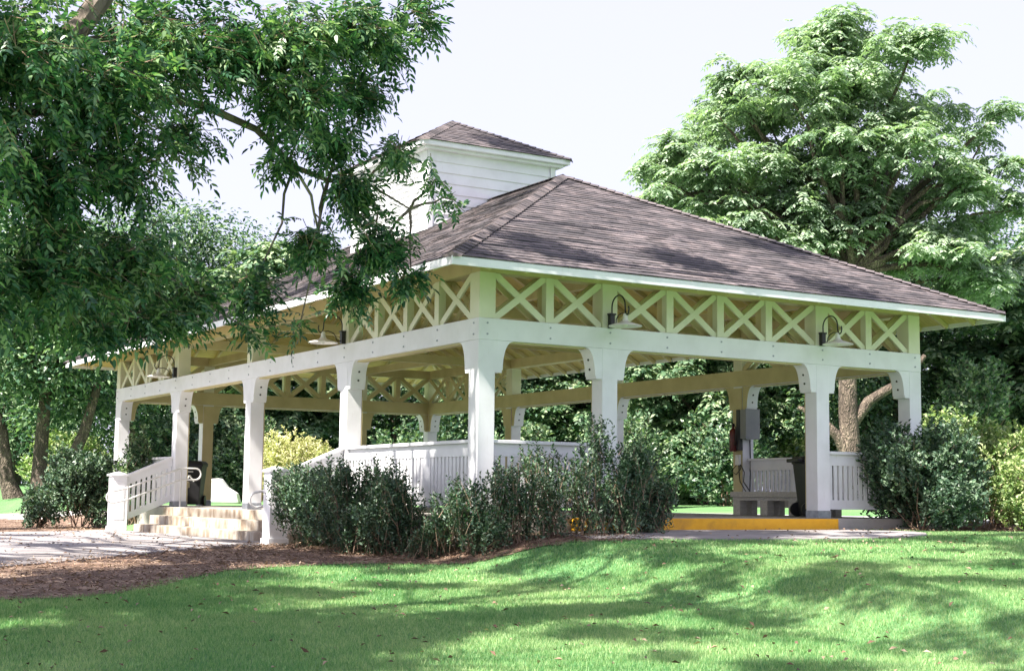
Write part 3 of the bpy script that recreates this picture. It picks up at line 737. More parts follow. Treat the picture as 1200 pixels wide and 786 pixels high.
# electrical things on the inner post
px_, py_ = XA[-1], YA[1]
r = empty('electrical_box', (px_-.06, py_-h-.1, 1.42), 'grey electrical cabinet on the post above the bench end', 'electrical box')
MB().box((px_-.22, py_-h-.19, 1.44), (px_+.10, py_-h-.012, 2.0)).build('cabinet', 'greybox', r, bevel=.008)
MB().box((px_-.235, py_-h-.215, 1.43), (px_+.115, py_-h-.192, 2.01)).build('door', 'greybox', r, bevel=.005)
MB().tube([(px_+.02, py_-h-.03, 1.43), (px_+.03, py_-h-.03, .9), (px_, py_-h-.03, .12)], .013, 8).build('conduit', 'black', r, smooth=True)
r = empty('fire_extinguisher', (px_-h-.10, py_, 1.2), 'red fire extinguisher with black bracket on the post by the bench', 'fire extinguisher')
c = (px_-h-.11, py_+.02, 1.2)
MB().lathe([(0, 0), (.06, 0), (.07, .02), (.07, .36), (.055, .42), (.022, .45), (.022, .49), (0, .49)], c, (0, 0, 1), 18).build('cylinder', 'red', r, smooth=True)
b = MB(); b.box((c[0]-.02, c[1]-.02, 1.69), (c[0]+.02, c[1]+.02, 1.74)); b.bar((c[0]-.01, c[1], 1.74), (c[0]-.12, c[1]-.03, 1.77), .02, .02); b.tube([(c[0], c[1]-.03, 1.72), (c[0]-.03, c[1]-.12, 1.65), (c[0]-.03, c[1]-.11, 1.45), (c[0]-.02, c[1]-.08, 1.32)], .011, 6)
b.build('valve', 'black', r)
MB().box((px_-h-.04, c[1]-.06, 1.25), (px_-h-.018, c[1]+.06, 1.6)).build('wall_bracket', 'black', r)
tag(MB().box((px_-h-.1, py_-.16, 1.22), (px_-h-.02, py_-.06, 2.0)).build('breaker_panel', 'black', None, (px_-h-.06, py_-.1, 1.22), bevel=.005), 'tall narrow black breaker panel beside the grey cabinet', 'electrical panel')
r = empty('power_outlet', (px_-h-.03, py_-.05, .95), 'white outlet box with black cables hanging to the bench', 'outlet')
MB().box((px_-h-.075, py_-.11, .94), (px_-h-.018, py_+.01, 1.14)).build('outlet_box', 'enamel', r, bevel=.008)
b = MB()
for k, dy in enumerate((-.02, -.08)):
    b.tube([(px_-h-.05, py_-.05+dy, .95), (px_-h-.07, py_-.06+dy*2.5, .80), (px_-h-.09, py_-.16-.1*k, .62), (px_-h-.12, py_-.35-.12*k, .45), (px_-h-.28, py_-.55-.1*k, .445)], .010, 6)
b.tube([(px_-h-.05, py_-.02, .95), (px_-h-.12, py_+.06, .83), (px_-h-.07, py_-.02, .76), (px_-h-.05, py_-.12, .86), (px_-h-.05, py_-.10, .96)], .009, 6)
b.build('cable', 'black', r, smooth=True)

# ------------------------------------------------------------------ foliage generators
def crown(lobes, n, seed, ln, wd, per=45, droop=.35, flat=.45, shell=.45, spread=.33):
    """lobes: rows x,y,z,rx,ry,rz -> leaf quads gathered in clumps; also returns clump centres"""
    rng = np.random.default_rng(seed); Lb = np.array(lobes, float)
    vol = (Lb[:, 3]*Lb[:, 4]*Lb[:, 5])**(2/3); ncl = max(4, n//per)
    pick = rng.choice(len(Lb), ncl, p=vol/vol.sum())
    d = nrm(rng.normal(0, 1, (ncl, 3))); rr = rng.uniform(0, 1, (ncl, 1))**shell
    Cc = Lb[pick, :3]+d*rr*Lb[pick, 3:6]; size = (spread*(rng.uniform(.6, 1.4, ncl)))*np.cbrt(Lb[pick, 3]*Lb[pick, 4]*Lb[pick, 5])**.5
    cl = np.repeat(np.arange(ncl), per); m_ = len(cl)
    off = rng.normal(0, 1, (m_, 3)); off = off/np.maximum(1, np.linalg.norm(off, axis=1, keepdims=True)/1.8)
    off[:, 2] = off[:, 2]*flat-.12*(off[:, 0]**2+off[:, 1]**2)
    out = d[cl]*.5+nrm(off)*1.0
    P = Cc[cl]+off*size[cl][:, None]
    D = nrm(out*[1, 1, .5]+rng.normal(0, .45, (m_, 3)))-np.array([0, 0, droop])
    N = nrm(np.array([0, 0, 1.])+out*.35+rng.normal(0, .42, (m_, 3)))
    l = ln*rng.uniform(.6, 1.35, m_); return leaf_quads(P, D, N, l, l*wd), Cc
def rosettes(lobes, ncl, seed, K=12, Mp=6, Lc=.44, ll=.13, lw=.4, shell=.3, up=.35):
    rng = np.random.default_rng(seed); Lb = np.array(lobes, float); vol = Lb[:, 3]*Lb[:, 4]
    pick = rng.choice(len(Lb), ncl, p=vol/vol.sum()); d = nrm(rng.normal(0, 1, (ncl, 3))+[0, 0, up])
    C = Lb[pick, :3]+d*(rng.uniform(0, 1, (ncl, 1))**shell)*Lb[pick, 3:6]
    ci = np.repeat(np.arange(ncl), K); a = np.tile(np.arange(K)*2.4, ncl)+np.repeat(rng.uniform(0, 6.3, ncl), K)
    hd = np.stack([np.cos(a), np.sin(a), 0*a], 1)+d[ci]*[.5, .5, 0]; hd = nrm(hd); n = len(ci)
    Lk = Lc*rng.uniform(.65, 1.25, n)[:, None]; lift = rng.uniform(-.1, .55, n)[:, None]; B = C[ci]+rng.normal(0, .09, (n, 3))*[1, 1, .8]
    li = np.repeat(np.arange(n), Mp*2); t = np.tile(np.repeat((np.arange(Mp)+1.2)/(Mp+.2), 2), n)[:, None]; sg = np.tile([1., -1.], n*Mp)[:, None]
    Z1 = np.array([0, 0, 1.]); P = B[li]+hd[li]*Lk[li]*t*.95+Z1*Lk[li]*(lift[li]*t-.55*t*t)
    T = nrm(hd[li]+Z1*(lift[li]-1.1*t)); Sd = nrm(np.cross(hd[li], Z1)); m_ = len(li)
    D = Sd*sg+T*.8+rng.normal(0, .12, (m_, 3))-Z1*.25; N = nrm(np.cross(Sd, T)); N[N[:, 2] < 0] *= -1; N = N+rng.normal(0, .25, (m_, 3))
    l = ll*rng.uniform(.7, 1.3, m_)*(1.15-.5*np.abs(t[:, 0]-.5)); return leaf_quads(P, D, N, l, l*lw, .1), C
def limbs(mb, base, targets, r0, r1, rng, sag=.12, n=5, sides=6):
    for t in targets:
        b = np.array(base, float); t = np.array(t, float); pts = []
        for k in range(n+1):
            u = k/n; p = b+(t-b)*u; p[2] += math.sin(math.pi*u)*sag*np.linalg.norm(t-b)*(1 if sag > 0 else -1)
            p += rng.normal(0, .03, 3)*np.linalg.norm(t-b)*(0 if k in (0, n) else 1); pts.append(p)
        mb.tube(pts, list(np.linspace(r0, r1, n+1)), sides)
def tree(name, loc, lobes, n, leaf, ln, wd, trunk_pts, trunk_r, bark, label, cat='tree', group=None, seed=1, nl=14, per=45, droop=.35, flat=.45, shell=.45, spread=.33, extra=None, limb_r=.09, ros=None):
    r = empty(name, loc, label, cat, group); rng = np.random.default_rng(seed+500); o = np.array(loc, float)
    Lb = np.array(lobes, float); Lb[:, :3] += o
    q, cc = crown(Lb, n, seed, ln, wd, per, droop, flat, shell, spread) if ros is None else rosettes(Lb, seed=seed, **ros)
    np_mesh('crown', q.reshape(-1, 3), 4, leaf, r)
    mb = MB(); tp = [np.array(p, float)+o for p in trunk_pts]; mb.tube(tp, trunk_r, 12)
    sel = Lb[:, :3]; limbs(mb, tp[-1], sel, min(limb_r, trunk_r[-1]), .02, rng, .06)
    sub = cc[rng.choice(len(cc), min(nl, len(cc)), replace=False)]
    for c in sub:
        j = np.argmin(np.linalg.norm(sel-c, axis=1)); limbs(mb, sel[j], [c], .028, .008, rng, .05, 3, 4)
    if extra:
        for pts, rad in extra: mb.tube([np.array(p, float)+o for p in pts], rad, 10)
    mb.build('trunk', bark, r, smooth=True)
    return r
def copy_tree(src, loc, rz, sc, label, group=None):
    c = src.copy(); COL.objects.link(c); c.location = loc; c.rotation_euler = (0, 0, rz); c.scale = sc; c['label'] = label
    if group: c['group'] = group
    for ch in src.children:
        k = ch.copy(); COL.objects.link(k); k.parent = c
    return c
def shrub(name, loc, r, lobes, n, leaf, ln, label, group, seed, stems=9, wd=.5, upright=.6, per=14, shell=.5, spread=.12, cat='shrub'):
    rt = empty(name, loc, label, cat, group); rng = np.random.default_rng(seed); o = np.array(loc, float)
    Lb = np.array(lobes, float); Lb[:, :3] += o; vol = (Lb[:, 3]*Lb[:, 4]*Lb[:, 5]); ns = n//per
    pick = rng.choice(len(Lb), ns, p=vol/vol.sum()); d = nrm(rng.normal(0, 1, (ns, 3)))
    tip = Lb[pick, :3]+d*(rng.uniform(0, 1, (ns, 1))**shell)*Lb[pick, 3:6]; tip[:, 2] = np.maximum(tip[:, 2], o[2]+.08)
    # shoots: leaves strung along a short twig ending at tip
    sd_ = nrm((tip-o)*[1, 1, .3]*.6+np.array([0, 0, upright])+rng.normal(0, .25, (ns, 3))); sl_ = rng.uniform(.6, 1.5, (ns, 1))*spread*2
    k = np.arange(per)/per; cl = np.repeat(np.arange(ns), per); u = np.tile(k, ns)[:, None]
    P = tip[cl]-sd_[cl]*sl_[cl]*(1-u)+rng.normal(0, .012, (ns*per, 3))
    a = rng.uniform(0, 2*np.pi, ns*per); rad = np.stack([np.cos(a), np.sin(a), rng.uniform(-.2, .5, ns*per)], 1)
    D = rad+sd_[cl]*.7; N = nrm(sd_[cl]+rng.normal(0, .5, (ns*per, 3)))
    l = ln*rng.uniform(.6, 1.3, ns*per); np_mesh('foliage', leaf_quads(P, D, N, l, l*wd).reshape(-1, 3), 4, leaf, rt)
    mb = MB()
    for i in range(stems):
        t = tip[rng.integers(ns)]; b0 = o+np.array([rng.normal(0, .08), rng.normal(0, .08), -.05]); limbs(mb, b0, [t], .014, .004, rng, .05, 4, 5)
    tw = rng.choice(ns, min(ns, 140), replace=False)
    for i in tw: mb.tube([tip[i]-sd_[i]*sl_[i]*1.5, tip[i]], [.004, .002], 3, False)
    mb.build('stems', 'stem', rt)
    return rt

# ---- near pecan tree (leans in from the left)
pr = empty('pecan_tree', (-12.6, -4.6, G(-12.6, -4.6)), 'large pecan tree with drooping leaflets overhanging from the upper left', 'tree')
LOB = [(-7.86,-7.11,3.36,.71),(-7.14,-6.7,3.26,.61),(-6.51,-6.33,3.86,.65),(-5.85,-6.3,3.92,.51),(-5.41,-6.5,4.01,.44),(-4.85,-6.3,4.24,.38),(-4.27,-6.3,4.5,.25),(-5.41,-6.36,3.54,.44),(-4.7,-6.02,3.8,.32),(-7.51,-6.78,2.54,.53),(-6.84,-6.42,2.76,.45),(-6.36,-6.28,3.09,.32),(-7.34,-6.46,1.9,.54),(-6.63,-6.16,2.07,.46),(-6.05,-5.92,1.91,.33),(-5.48,-5.7,1.98,.31),(-5.09,-6.05,2.42,.24),(-4.62,-5.89,2.95,.34),(-4.87,-5.96,3.36,.27),(-4.33,-6.12,3.33,.21),(-4.04,-6.22,3.06,.12),(-3.53,-5.69,3.03,.11),(-4.4,-5.98,2.46,.32),(-4.1,-5.93,2.24,.18),(-4.52,-5.64,2.14,.28),(-5.12,-5.81,1.7,.15),(-5.64,-5.95,1.65,.16),(-6.26,-5.93,1.72,.26),(-7.01,-6.52,1.5,.22),(-6.6,-6.1,1.62,.2),(-4.46,-6.11,4.2,.23),(-8.3,-7.2,2.72,.69),(-8.17,-6.7,1.8,.65),(-5.34,-5.85,3.13,.17)]
rng = np.random.default_rng(11)
LB = np.array(LOB); wgt = LB[:, 3]**2.1; NS = 1800
pk = rng.choice(len(LB), NS, p=wgt/wgt.sum())
dd = nrm(rng.normal(0, 1, (NS, 3))); Cc = LB[pk, :3]+dd*(rng.uniform(0, 1, (NS, 1))**.7)*LB[pk, 3:4]*[.95, 1.3, .95]
main = nrm(np.array([.55, .15, -.05])+dd*.8+rng.normal(0, .5, (NS, 3))*[1, 1, .5])
K, Mn = 5, 11
tl = rng.uniform(.16, .34, NS)
mbt = MB()
for i in range(NS): mbt.tube([Cc[i]-main[i]*tl[i]*1.0+[0, 0, .01], Cc[i]-main[i]*tl[i]*.4-[0, 0, .01], Cc[i]], [.004, .003, .0015], 3, False)
ci = np.repeat(np.arange(NS), K); ku = np.tile(np.arange(K)/K, NS)[:, None]
rb = Cc[ci]-main[ci]*tl[ci][:, None]*(1-ku)
rd = nrm(main[ci]*.7+rng.normal(0, .75, (len(ci), 3))-np.array([0, 0, .35])); rl = rng.uniform(.11, .23, len(ci))
sv = nrm(np.cross(rd, nrm(rng.normal(0, .35, (len(ci), 3))+[0, 0, 1.])))
li = np.repeat(np.arange(len(ci)), Mn); mu = np.tile((np.arange(Mn)//2+1)/(Mn//2+1), len(ci))[:, None]; sg = np.tile(np.where(np.arange(Mn) % 2, 1., -1.), len(ci))[:, None]
last = np.tile(np.arange(Mn) == Mn-1, len(ci)); sg[last] = 0
LP = rb[li]+rd[li]*rl[li][:, None]*mu-np.array([0, 0, 1.])*(mu**2)*.05
LD = sv[li]*sg+rd[li]*.75+rng.normal(0, .14, (len(li), 3))-np.array([0, 0, .38])
LN = nrm(np.cross(sv[li], rd[li])); LN[LN[:, 2] < 0] *= -1; LN += rng.normal(0, .28, LN.shape)
ll = rng.uniform(.040, .080, len(li))*(.75+.5*mu[:, 0])
near = leaf_hex(LP, LD, LN, ll, ll*.36)
UPL = []  # overhead clumps out of view, spaced with gaps to dapple the lawn
ru = np.random.default_rng(15)
for gx in np.arange(-15.5, 1.0, 1.5):
    for gy in np.arange(-12.0, -1.2, 1.5):
        if ru.uniform() < .30: continue
        if -12.5 < gx < -8.2 and -8.6 < gy < -5.4 and ru.uniform() < .75: continue
        zz = 8.4+ru.uniform(-.4, 1.4)+max(0, (gx+8))*.10-max(0, -12-gx)*.6; rr_ = ru.uniform(.25, .55)
        UPL.append((gx+ru.uniform(-.75, .75), gy+ru.uniform(-.75, .75), zz, rr_*ru.uniform(.8, 1.5), rr_*ru.uniform(.7, 1.1), rr_*.5))
for i in range(230):
    gx, gy = ru.uniform(-15.5, 1), ru.uniform(-12, -1.2)
    if -12.5 < gx < -8.2 and -8.6 < gy < -5.4: continue
    rr_ = ru.uniform(.10, .30); UPL.append((gx, gy, 8.0+ru.uniform(0, 1.6)+max(0, (gx+8))*.10-max(0, -12-gx)*.6, rr_*1.3, rr_, rr_*.6))
UPL += [(-9.9,-6.0,5.2,1.4,1.6,1.0),(-10.8,-8,4.6,1.4,1.8,1.2),(-11,-3.5,6.2,1.6,1.8,1.3)]
q2, cc2 = crown(UPL, 68000, 21, .14, .45, 30, .5, .4, .5, .21)
np_mesh('crown', near.reshape(-1, 3), 6, 'pecan', pr)
q3, cc3 = crown([(-9.1,-6.7,3.7,.7,.8,.6),(-9.7,-6.3,3.0,.7,.8,.6),(-10.4,-6.0,4.3,.8,.9,.6),(-9.4,-7.2,4.9,.8,.8,.6),(-10.9,-6.8,3.3,.7,.8,.6),(-11.5,-5.6,4.9,.8,.9,.6),(-9.3,-6.2,1.9,.5,.6,.5),(-10.1,-7.4,3.6,.7,.7,.6),(-10.2,-5.4,1.5,.5,.6,.4),(-8.9,-5.9,5.4,.7,.8,.5)], 9500, 23, .10, .4, 30, .5, .6, .5, .22)
np_mesh('upper_crown', np.concatenate([q2, q3]).reshape(-1, 3), 4, 'pecan', pr)
tr = MB(); o = pr.location
tr.tube([(-12.6,-4.6,o.z-.1),(-12.5,-4.7,1.0),(-12.2,-5.0,2.3),(-11.6,-5.4,3.4)], [.46,.36,.33,.28], 14)
tr.tube([(-11.6,-5.4,3.4),(-10.6,-5.5,5),(-9.4,-5.6,7),(-8.6,-5.4,9)], [.26,.2,.13,.06], 10)
tr.tube([(-12.2,-5.0,2.3),(-12.6,-5.6,5),(-12.4,-6,8)], [.22,.16,.08], 10)
LIMB = [([(-12.2,-5.0,2.2),(-10.2,-6.4,2.3),(-8.34,-6.75,2.88),(-7.48,-6.49,3.59),(-7.26,-6.46,3.83),(-7.08,-6.47,4.14),(-6.82,-6.55,4.72),(-6.5,-6.9,6.0)],[.17,.13,.105,.10,.09,.085,.07,.05]),
 ([(-8.34,-6.74,2.82),(-7.57,-6.43,3.12),(-6.81,-6.22,3.46),(-6.11,-6.03,3.47),(-5.6,-5.91,3.37),(-5.2,-5.79,3.12),(-4.85,-5.74,3.05),(-4.46,-5.71,3.08),(-3.99,-5.66,2.9)],[.05,.045,.04,.036,.032,.027,.022,.015,.008]),
 ([(-12.2,-5.0,2.2),(-10,-6.2,1.4),(-8.11,-6.47,1.58),(-7.6,-6.26,1.81),(-7.11,-6.08,1.94),(-6.67,-5.96,2.1)],[.1,.06,.035,.028,.02,.01]),
 ([(-7.48,-6.49,3.59),(-6.86,-6.33,3.87),(-6.0,-6.11,3.94),(-5.04,-6.01,4.21),(-4.55,-6.01,4.41),(-4.2,-6.2,4.6)],[.05,.042,.032,.022,.014,.006])]
for p_, r_ in LIMB: tr.tube(p_, r_, 8)
rg = np.random.default_rng(4)
hubs = np.array([(-11.5,-8.8,7.2),(-9.4,-5.6,7),(-6.2,-8.4,8.4),(-5.6,-4.2,8.6),(-2.4,-6.6,9.2),(-12.6,-4.2,7)])
for hb in hubs: limbs(tr, (-11.6,-5.4,3.4) if hb[0] < -9 else (-9.4,-5.6,7), [hb], .06, .03, rg, .04)
for u in UPL: limbs(tr, hubs[np.argmin(np.linalg.norm(hubs-np.array(u[:3]), axis=1))], [u[:3]], .026, .008, rg, .05, 4, 5)
anch = np.array([p for l in LIMB for p in l[0][2:]])
for lb in LB:
    a = anch[np.argmin(np.linalg.norm(anch-lb[:3], axis=1))]; limbs(tr, a, [lb[:3]], .016, .006, rg, .05, 4, 5)
tr.v += []; tb = len(mbt.v)
tko = tr.build('trunk', 'bark', pr, smooth=True)
mbt.build('twigs', 'stem', pr)
pt = MB()
for p_, r_ in (([(-5.2,-5.79,3.12),(-5.0,-5.72,2.9),(-4.96,-5.7,2.75),(-4.88,-5.66,2.55),(-4.84,-5.64,2.38),(-4.88,-5.62,2.2)], [.014,.014,.012,.011,.009,.005]), ([(-4.9,-5.65,2.45),(-4.72,-5.63,2.38),(-4.56,-5.61,2.4),(-4.13,-5.59,2.46)], [.011,.01,.008,.004]), ([(-4.96,-5.7,2.75),(-4.78,-5.68,2.62),(-4.68,-5.66,2.42)], [.008,.006,.003])): pt.tube(p_, r_, 6)
pt.build('dead_branch', 'twig', pr, smooth=True, label='pale bare dead branch hanging among the leaves')

# ---- second overhead tree left of the pavilion (out of view, clumps spaced to shade roof and path)
OX, OY = -10.6, -1.7
ol = []
for gx in np.arange(-16.3, 2.2, 1.7):
    for gy in np.arange(-2.8, 14.5, 1.7):
        if gx > -3.0 and gy > 7: continue
        if ru.uniform() < (.50 if gx > -5.5 else .48): continue
        zz = 12.6+ru.uniform(-.8, .9)+(.25*(gx+4) if gx > -4 else max(.35*(gx+4), -2.6))-max(0, gy-6)*.15; rr_ = ru.uniform(.35, .8)
        ol.append((gx-OX+ru.uniform(-.8, .8), gy-OY+ru.uniform(-.8, .8), zz-G(OX, OY), rr_*ru.uniform(.8, 1.4), rr_, rr_*.5))
tree('oak_tree', (OX, OY, G(OX, OY)), ol, 70000, 'dense', .17, .48, [(0,0,-.2),(.1,0,2.5),(.4,.4,5),(1.2,1,8)], [.5,.40,.33,.25],
     'bark', 'tall dark unseen oak at the left end of the mulch bed beside the path', seed=31, limb_r=.07, flat=.4, spread=.27, per=40)

# ---- big feathery tree at the right
BL = [(-0.4,13.1,1.59),(-1.0,12.6,1.22),(-3.2,11.9,1.1),(-3.7,10.9,.98),(-2.0,11.1,1.71),(0.0,11.6,1.71),(1.5,12.4,1.22),(2.3,11.0,1.3),(3.5,9.9,1.1),(4.2,10.9,.5),(4.2,9.3,.9),(-3.3,11.6,.9),(-4.9,9.9,.9),(-4.9,9.7,.98),(-5.6,9.3,.54),(-4.1,9.0,1.22),(-2.4,9.2,1.71),(-.5,9.7,1.71),(1.5,9.7,1.59),(2.9,8.7,1.22),(-2.9,7.2,1.22),(-1.2,7.5,1.46),(.5,7.5,1.46),(2.2,7.0,1.46),(-5.1,8.8,.85),(-3.9,8.1,1.0),(-1.6,8.4,1.2),(.6,8.6,1.2),(3.0,7.2,1.1),(-4.2,7.0,.9),(3.9,6.2,1.2),(-.2,13.8,.61),(4.3,8.1,.8)]
rg = np.random.default_rng(9); BTZ = G(19.2, 12.6); bl = []
for a, z, r in BL:
    for s in (0, 1):
        dp = rg.uniform(-1.6, .2) if s == 0 else rg.uniform(.3, 3.0)
        k = .88; bl.append((a*.856+dp*.517, -a*.517+dp*.856, z+.3-BTZ, r*k, r*k, r*.62))
tree('feathery_tree', (19.2, 12.6, BTZ), bl, 72000, 'feather', .19, .38, [(0,0,-.2),(.02,0,1.4),(-.05,.05,2.6),(.0,.1,4.4),(.1,0,6.6)], [.34,.28,.27,.24,.16], 'palebark',
     'tall pale green feathery tree with layered crown behind the right of the roof', seed=41, nl=260, ros=dict(ncl=1180, K=11, Mp=6, Lc=.52, ll=.17, lw=.4, shell=.55, up=.5),
     extra=[([(-.05,.05,2.2),(.5,-.2,3.0),(.9,-.45,3.3),(1.4,-.7,3.6),(1.9,-1.0,4.3)], [.18,.15,.13,.11,.07]), ([(0,0,1.2),(-.35,.15,2.0),(-.8,.4,2.5),(-1.3,.7,2.8)], [.2,.15,.11,.06])], limb_r=.13)

# ---- background trees
def std_lobes(h, w, low, seed, k=11):
    rg = np.random.default_rng(seed); out = []
    for i in range(k):
        u = (i+.5)/k; z = low+(h-low)*u; wr = w*math.sin(math.pi*(.18+.74*u))**.7; a = i*2.4+rg.uniform(0, .8)
        rr = wr*rg.uniform(.35, .6); out.append((math.cos(a)*rr, math.sin(a)*rr, z, w*rg.uniform(.38, .56), w*rg.uniform(.38, .56), w*rg.uniform(.26, .38)))
    return out
GB = 'trees in the wood behind the pavilion'
P0 = (-100, 60, 0)
def at(d, s):  # helper in metres: d ahead of the viewpoint, s sideways
    return (CAMP.x+.5135*d+.8557*s, CAMP.y+.8557*d-.5174*s)
def bt(d, s, sc, rz, src, label, group=GB):
    x, y = at(d, s); return copy_tree(src, (x, y, G(x, y)), rz, sc, label, group)
x, y = at(57, -14.5)
TA = tree('broadleaf_tree', (x, y, G(x, y)), std_lobes(10.5, 4.6, 1.6, 1), 30000, 'dense', .21, .5, [(0,0,-.2),(.1,0,2.2),(0,.1,4.5)], [.3,.24,.2], 'bark', 'dark broadleaf tree low at the far left behind the lawn', group=GB, seed=51, shell=.35, spread=.62, per=60)
x, y = at(55, 3.0)
TB = tree('broadleaf_tree', (x, y, G(x, y)), std_lobes(8.6, 4.2, 1.0, 2, 12), 30000, 'mid', .2, .5, [(0,0,-.2),(-.1,0,1.6),(0,.1,3.5)], [.24,.2,.16], 'bark', 'mid green tree framed in the front opening left of the middle post', group=GB, seed=52, ros=dict(ncl=620, K=10, Mp=4, Lc=.5, ll=.25, lw=.5, shell=.35, up=.2))
x, y = at(49, 13.0)
TC = tree('broadleaf_tree', (x, y, G(x, y)), std_lobes(9.0, 4.0, 1.0, 3, 12), 34000, 'dense', .18, .5, [(0,0,-.2),(.1,.1,1.8),(0,.0,3.6)], [.26,.2,.16], 'bark', 'dense dark tree just right of the corner of the eaves', group=GB, seed=53, shell=.35, spread=.6, per=60)
PLACES = [
 (63,-21,(1.1,1.1,1.15),1.0,TC,'dark green tree at the far left edge behind the three-stemmed tree'),
 (54,-8.5,(1.0,1.0,.98),2.0,TB,'mid green tree behind the left end of the pavilion roof'),
 (60,-4.6,(1.0,1.0,.92),.5,TA,'dark tree framed between the two left stair posts'),
 (54,-.9,(.95,.95,.86),4.0,TC,'dark tree seen through the side opening above the yellow shrub'),
 (64,7.0,(1.1,1.1,1.0),3.0,TA,'dark tree seen behind the inner bench-side beam, deepest of its row'),
 (50,6.6,(.8,.8,.82),1.2,TB,'light green tree filling the wide front opening'),
 (58,11.5,(1.0,1.0,1.0),5.1,TB,'mid green tree behind the bench, left of the pale trunk'),
 (47,17.0,(1.0,1.0,.92),2.6,TB,'mid green tree at the right edge above the lime shrubs'),
 (56,19.5,(1.15,1.15,1.12),.9,TC,'dark tree at the right edge beyond the feathery crown'),
 (60,-12.0,(1.0,1.0,1.12),3.7,TC,'dark dense tree behind the left newel, rising above the shrub'),
 (70,1.5,(1.1,1.1,.95),2.2,TC,'dark distant tree seen above the railing by the corner post'),
 (68,15.0,(1.2,1.2,1.15),5.6,TA,'dark distant tree in the gap right of the pale trunk'),
]
for d, s, sc, rz, src, lab in PLACES: bt(d, s, sc, rz, src, lab)
# three-stemmed tree far left
x, y = at(46, -14.6)
z = G(x, y)
tree('multi_stem_tree', (x, y, z), std_lobes(8.2, 3.9, 3.4, 7, 10), 30000, 'dense', .2, .48, [(0,0,-.1),(.02,0,.25),(.03,0,1.2),(.1,0,3.2)], [.55,.27,.23,.18], 'palebark', 'tree with three tan leaning stems on the far left lawn', seed=61, spread=.48, per=36, shell=.4,
     extra=[([(.15,-.1,0),(.75,-.45,.9),(1.15,-.7,2.0),(1.5,-.9,3.6)], [.26,.2,.17,.12]), ([(-.6,.4,-.1),(-.85,.5,.6),(-1.05,.6,2.0),(-1.5,.9,3.6)], [.34,.24,.2,.14])])
# far woodland mass
def wood_band():
    rg = np.random.default_rng(88); lob = []
    for i in range(64):
        s = -62+i*2.0+rg.uniform(-.8, .8); d = 76+rg.uniform(-3, 6); x, y = at(d, s); hh = rg.uniform(5.4, 7.6)
        lob.append((x, y, hh*.5+.6, 3.2, 3.2, hh*.5))
    q, _ = crown(lob, 70000, 89, .36, .55, 34, .3, .5, .3, .55)
    return np_mesh('far_woodland', q.reshape(-1, 3), 4, 'mid')
tag(wood_band(), 'distant belt of woodland closing off the park', 'woodland', kind='stuff')

# ---- shrubs
GS = 'loose evergreen shrubs planted along the pavilion'
def near_shrub(x, y, w_, h_, label, seed, leaf='shrub', n=9000, ln=.055, thin=.5, up=.75):
    rg = np.random.default_rng(seed); lob = []
    for i in range(7):
        a = rg.uniform(0, 6.28); rr = w_*rg.uniform(.1, .45); u = (i+.5)/7
        lob.append((math.cos(a)*rr, math.sin(a)*rr, h_*(.2+.55*u), w_*rg.uniform(.32, .5), w_*rg.uniform(.32, .5), h_*rg.uniform(.16, .27)))
    return shrub('evergreen_shrub', (x, y, G(x, y)), 0, lob, n, leaf, ln, label, GS, seed, upright=up, shell=thin, spread=.13)
near_shrub(-1.05, 3.35, 1.15, 1.5, 'dense dark shrub beside the right newel', 101, n=15000)
near_shrub(-.95, 2.0, 1.05, 1.65, 'open shrub second from the right newel, against the side railing', 102, n=7500)
near_shrub(-.80, .85, 1.0, 1.45, 'low shrub just left of the corner post', 103, n=7000)
near_shrub(-.35, -.45, 1.05, 1.25, 'shrub at the foot of the corner post', 104, n=5500)
near_shrub(.75, -.75, .95, 1.5, 'thin upright shrub before the front railing', 105, n=3600)
near_shrub(1.75, -.95, .85, 1.8, 'tallest upright shrub, nearest the yellow kerb', 106, n=8000)
near_shrub(2.4, -.75, .6, 1.1, 'small bushy shrub overlapping the end of the yellow kerb', 107, n=3500)
near_shrub(-.75, 1.45, .8, 1.62, 'spiky thin shrub with bare shoots against the side pickets', 109, n=4200, thin=.7, up=1.6)
near_shrub(.15, -.72, .75, 1.35, 'thin shrub between the corner post and the front pickets', 110, n=2400, thin=.7, up=1.5)
near_shrub(1.25, -.95, .8, 1.5, 'sparse shrub before the second front post, left of the tallest', 120, n=2800, thin=.7, up=1.5)
near_shrub(-.62, .05, .6, .75, 'low spreading shrub wrapping the left side of the corner post', 122, n=2600, up=.9)
near_shrub(-1.2, 1.35, .6, .9, 'small low shrub under the side railing', 108, n=3500)
def round_shrub(x, y, rx, rz_, leaf, label, seed, n, ln=.07, name='round_shrub', group=None, spread=.12, k=14):
    rg = np.random.default_rng(seed); lob = []
    for i in range(k):
        a = rg.uniform(0, 6.28); u = rg.uniform(0, 1); lob.append((math.cos(a)*rx*.6*(1-u*.4), math.sin(a)*rx*.6*(1-u*.4), rz_*(.25+.52*u), rx*.45, rx*.45, rz_*.24))
    return shrub(name, (x, y, G(x, y)), 0, lob, n, leaf, ln, label, group, seed, upright=.4, shell=.35, spread=spread)
round_shrub(7.85, -.65, 1.22, 1.9, 'shrub', 'large rounded dark shrub at the right front of the railing', 111, 24000, .075)
round_shrub(9.55, -.55, 1.4, 2.1, 'lime', 'yellow green bushy shrub at the right edge, behind the dark one', 112, 15000, .08)
round_shrub(9.45, -1.7, 1.0, 1.45, 'lime', 'low yellow green shrub at the lower right edge of the picture', 113, 9000, .07)
round_shrub(11.6, 1.6, 1.5, 2.3, 'lime', 'tall pale lime shrub farthest back at the right edge', 114, 14000, .09)
round_shrub(10.4, 1.4, 1.0, 1.7, 'mid', 'mid green shrub between the lime shrub and the railing', 118, 9000, .08)
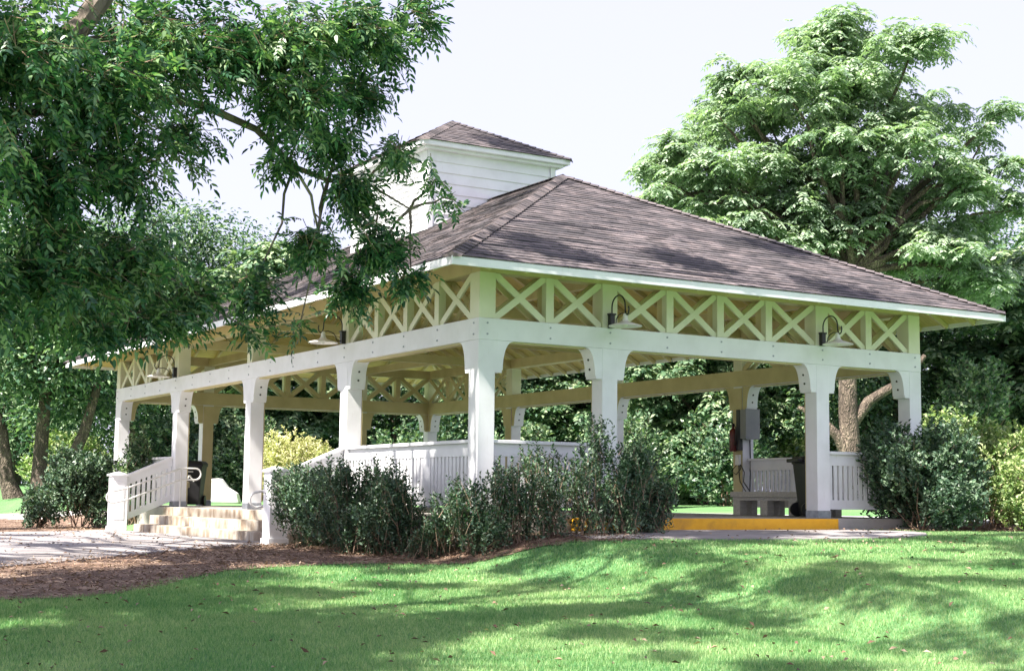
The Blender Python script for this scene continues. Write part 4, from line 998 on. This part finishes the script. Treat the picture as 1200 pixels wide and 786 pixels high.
x, y = at(23.9, 8.35); round_shrub(x+1.2, y+1.6, .35, 1.5, 'rust', 'rusty brown leafy shrub at the right edge', 119, 1600, .07)
round_shrub(-1.25, 15.6, 1.05, 2.15, 'shrub', 'broad dark shrub beyond the left newel', 115, 17000, .085)
round_shrub(-1.9, 16.6, .5, 1.1, 'shrub', 'small low dark shrub at the lawn edge, left of the broad one', 116, 4000, .085)
round_shrub(-.35, 14.75, .5, 2.35, 'mid', 'light green leafy shrub reaching above the left newel', 117, 5200, .085)
x, y = at(46, -6.65); round_shrub(x, y, 1.6, 2.7, 'yellowleaf', 'golden yellow shrub seen between the side posts', 121, 17000, .085, spread=.16)
GH = 'understorey shrubs at the wood edge'
for i, (d, s, rx, rz_, leaf, lab) in enumerate([
 (47, 7.0, 2.0, 3.6, 'dense', 'dark rounded understorey shrub left of the extinguisher post'),
 (45, 3.6, 1.9, 3.0, 'mid', 'light understorey shrub behind the tallest front shrub'),
 (50, 10.2, 2.2, 2.4, 'lime', 'bright lime understorey shrub behind the bench railing'),
 (46, 14.0, 1.8, 2.6, 'mid', 'dark understorey shrub behind the right railing'),
 (50, -11.2, 1.9, 3.4, 'dense', 'dark understorey shrub behind the left newel post'),
 (50, -9.0, 1.7, 3.0, 'mid', 'pale understorey shrub behind the white stone'),
 (50, -3.2, 2.0, 3.0, 'dense', 'dark understorey shrub right of the yellow shrub'),
 (47, .2, 1.9, 3.0, 'mid', 'mid green understorey shrub behind the side railing'),
 (52, -11.6, 1.6, 2.2, 'mid', 'pale green understorey shrub by the three-stemmed tree'),
 (55, -16.4, 1.9, 2.4, 'lime', 'sunlit understorey shrub at the far left'),
 (52, 17.0, 2.2, 3.4, 'mid', 'mid green understorey shrub at the far right'),
 (43, 13.6, 1.9, 4.6, 'mid', 'tall pale understorey shrub right of the right corner post'),
 (45, 16.4, 2.0, 4.0, 'mid', 'pale understorey shrub rising above the lime shrubs')]):
    x, y = at(d, s); round_shrub(x, y, rx, rz_, leaf, lab, 140+i, 11000, .15, 'understorey_shrub', GH, .22)
# white stone
x, y = at(45.5, -8.85); z = G(x, y)
b = MB(); prof = [(-.42, 0), (-.42, .62), (-.30, .74), (.0, .76), (.22, .48), (.52, .30), (.60, .0)]
b.prism([(a, c) for a, c in prof], (x, y, z), (.856, -.517, 0), (0, 0, 1), (.517, .856, 0), .5)
tag(b.build('standing_stone', 'stone', None, (x, y, z), bevel=.05), 'white stone block with sloping top on the far lawn', 'stone')
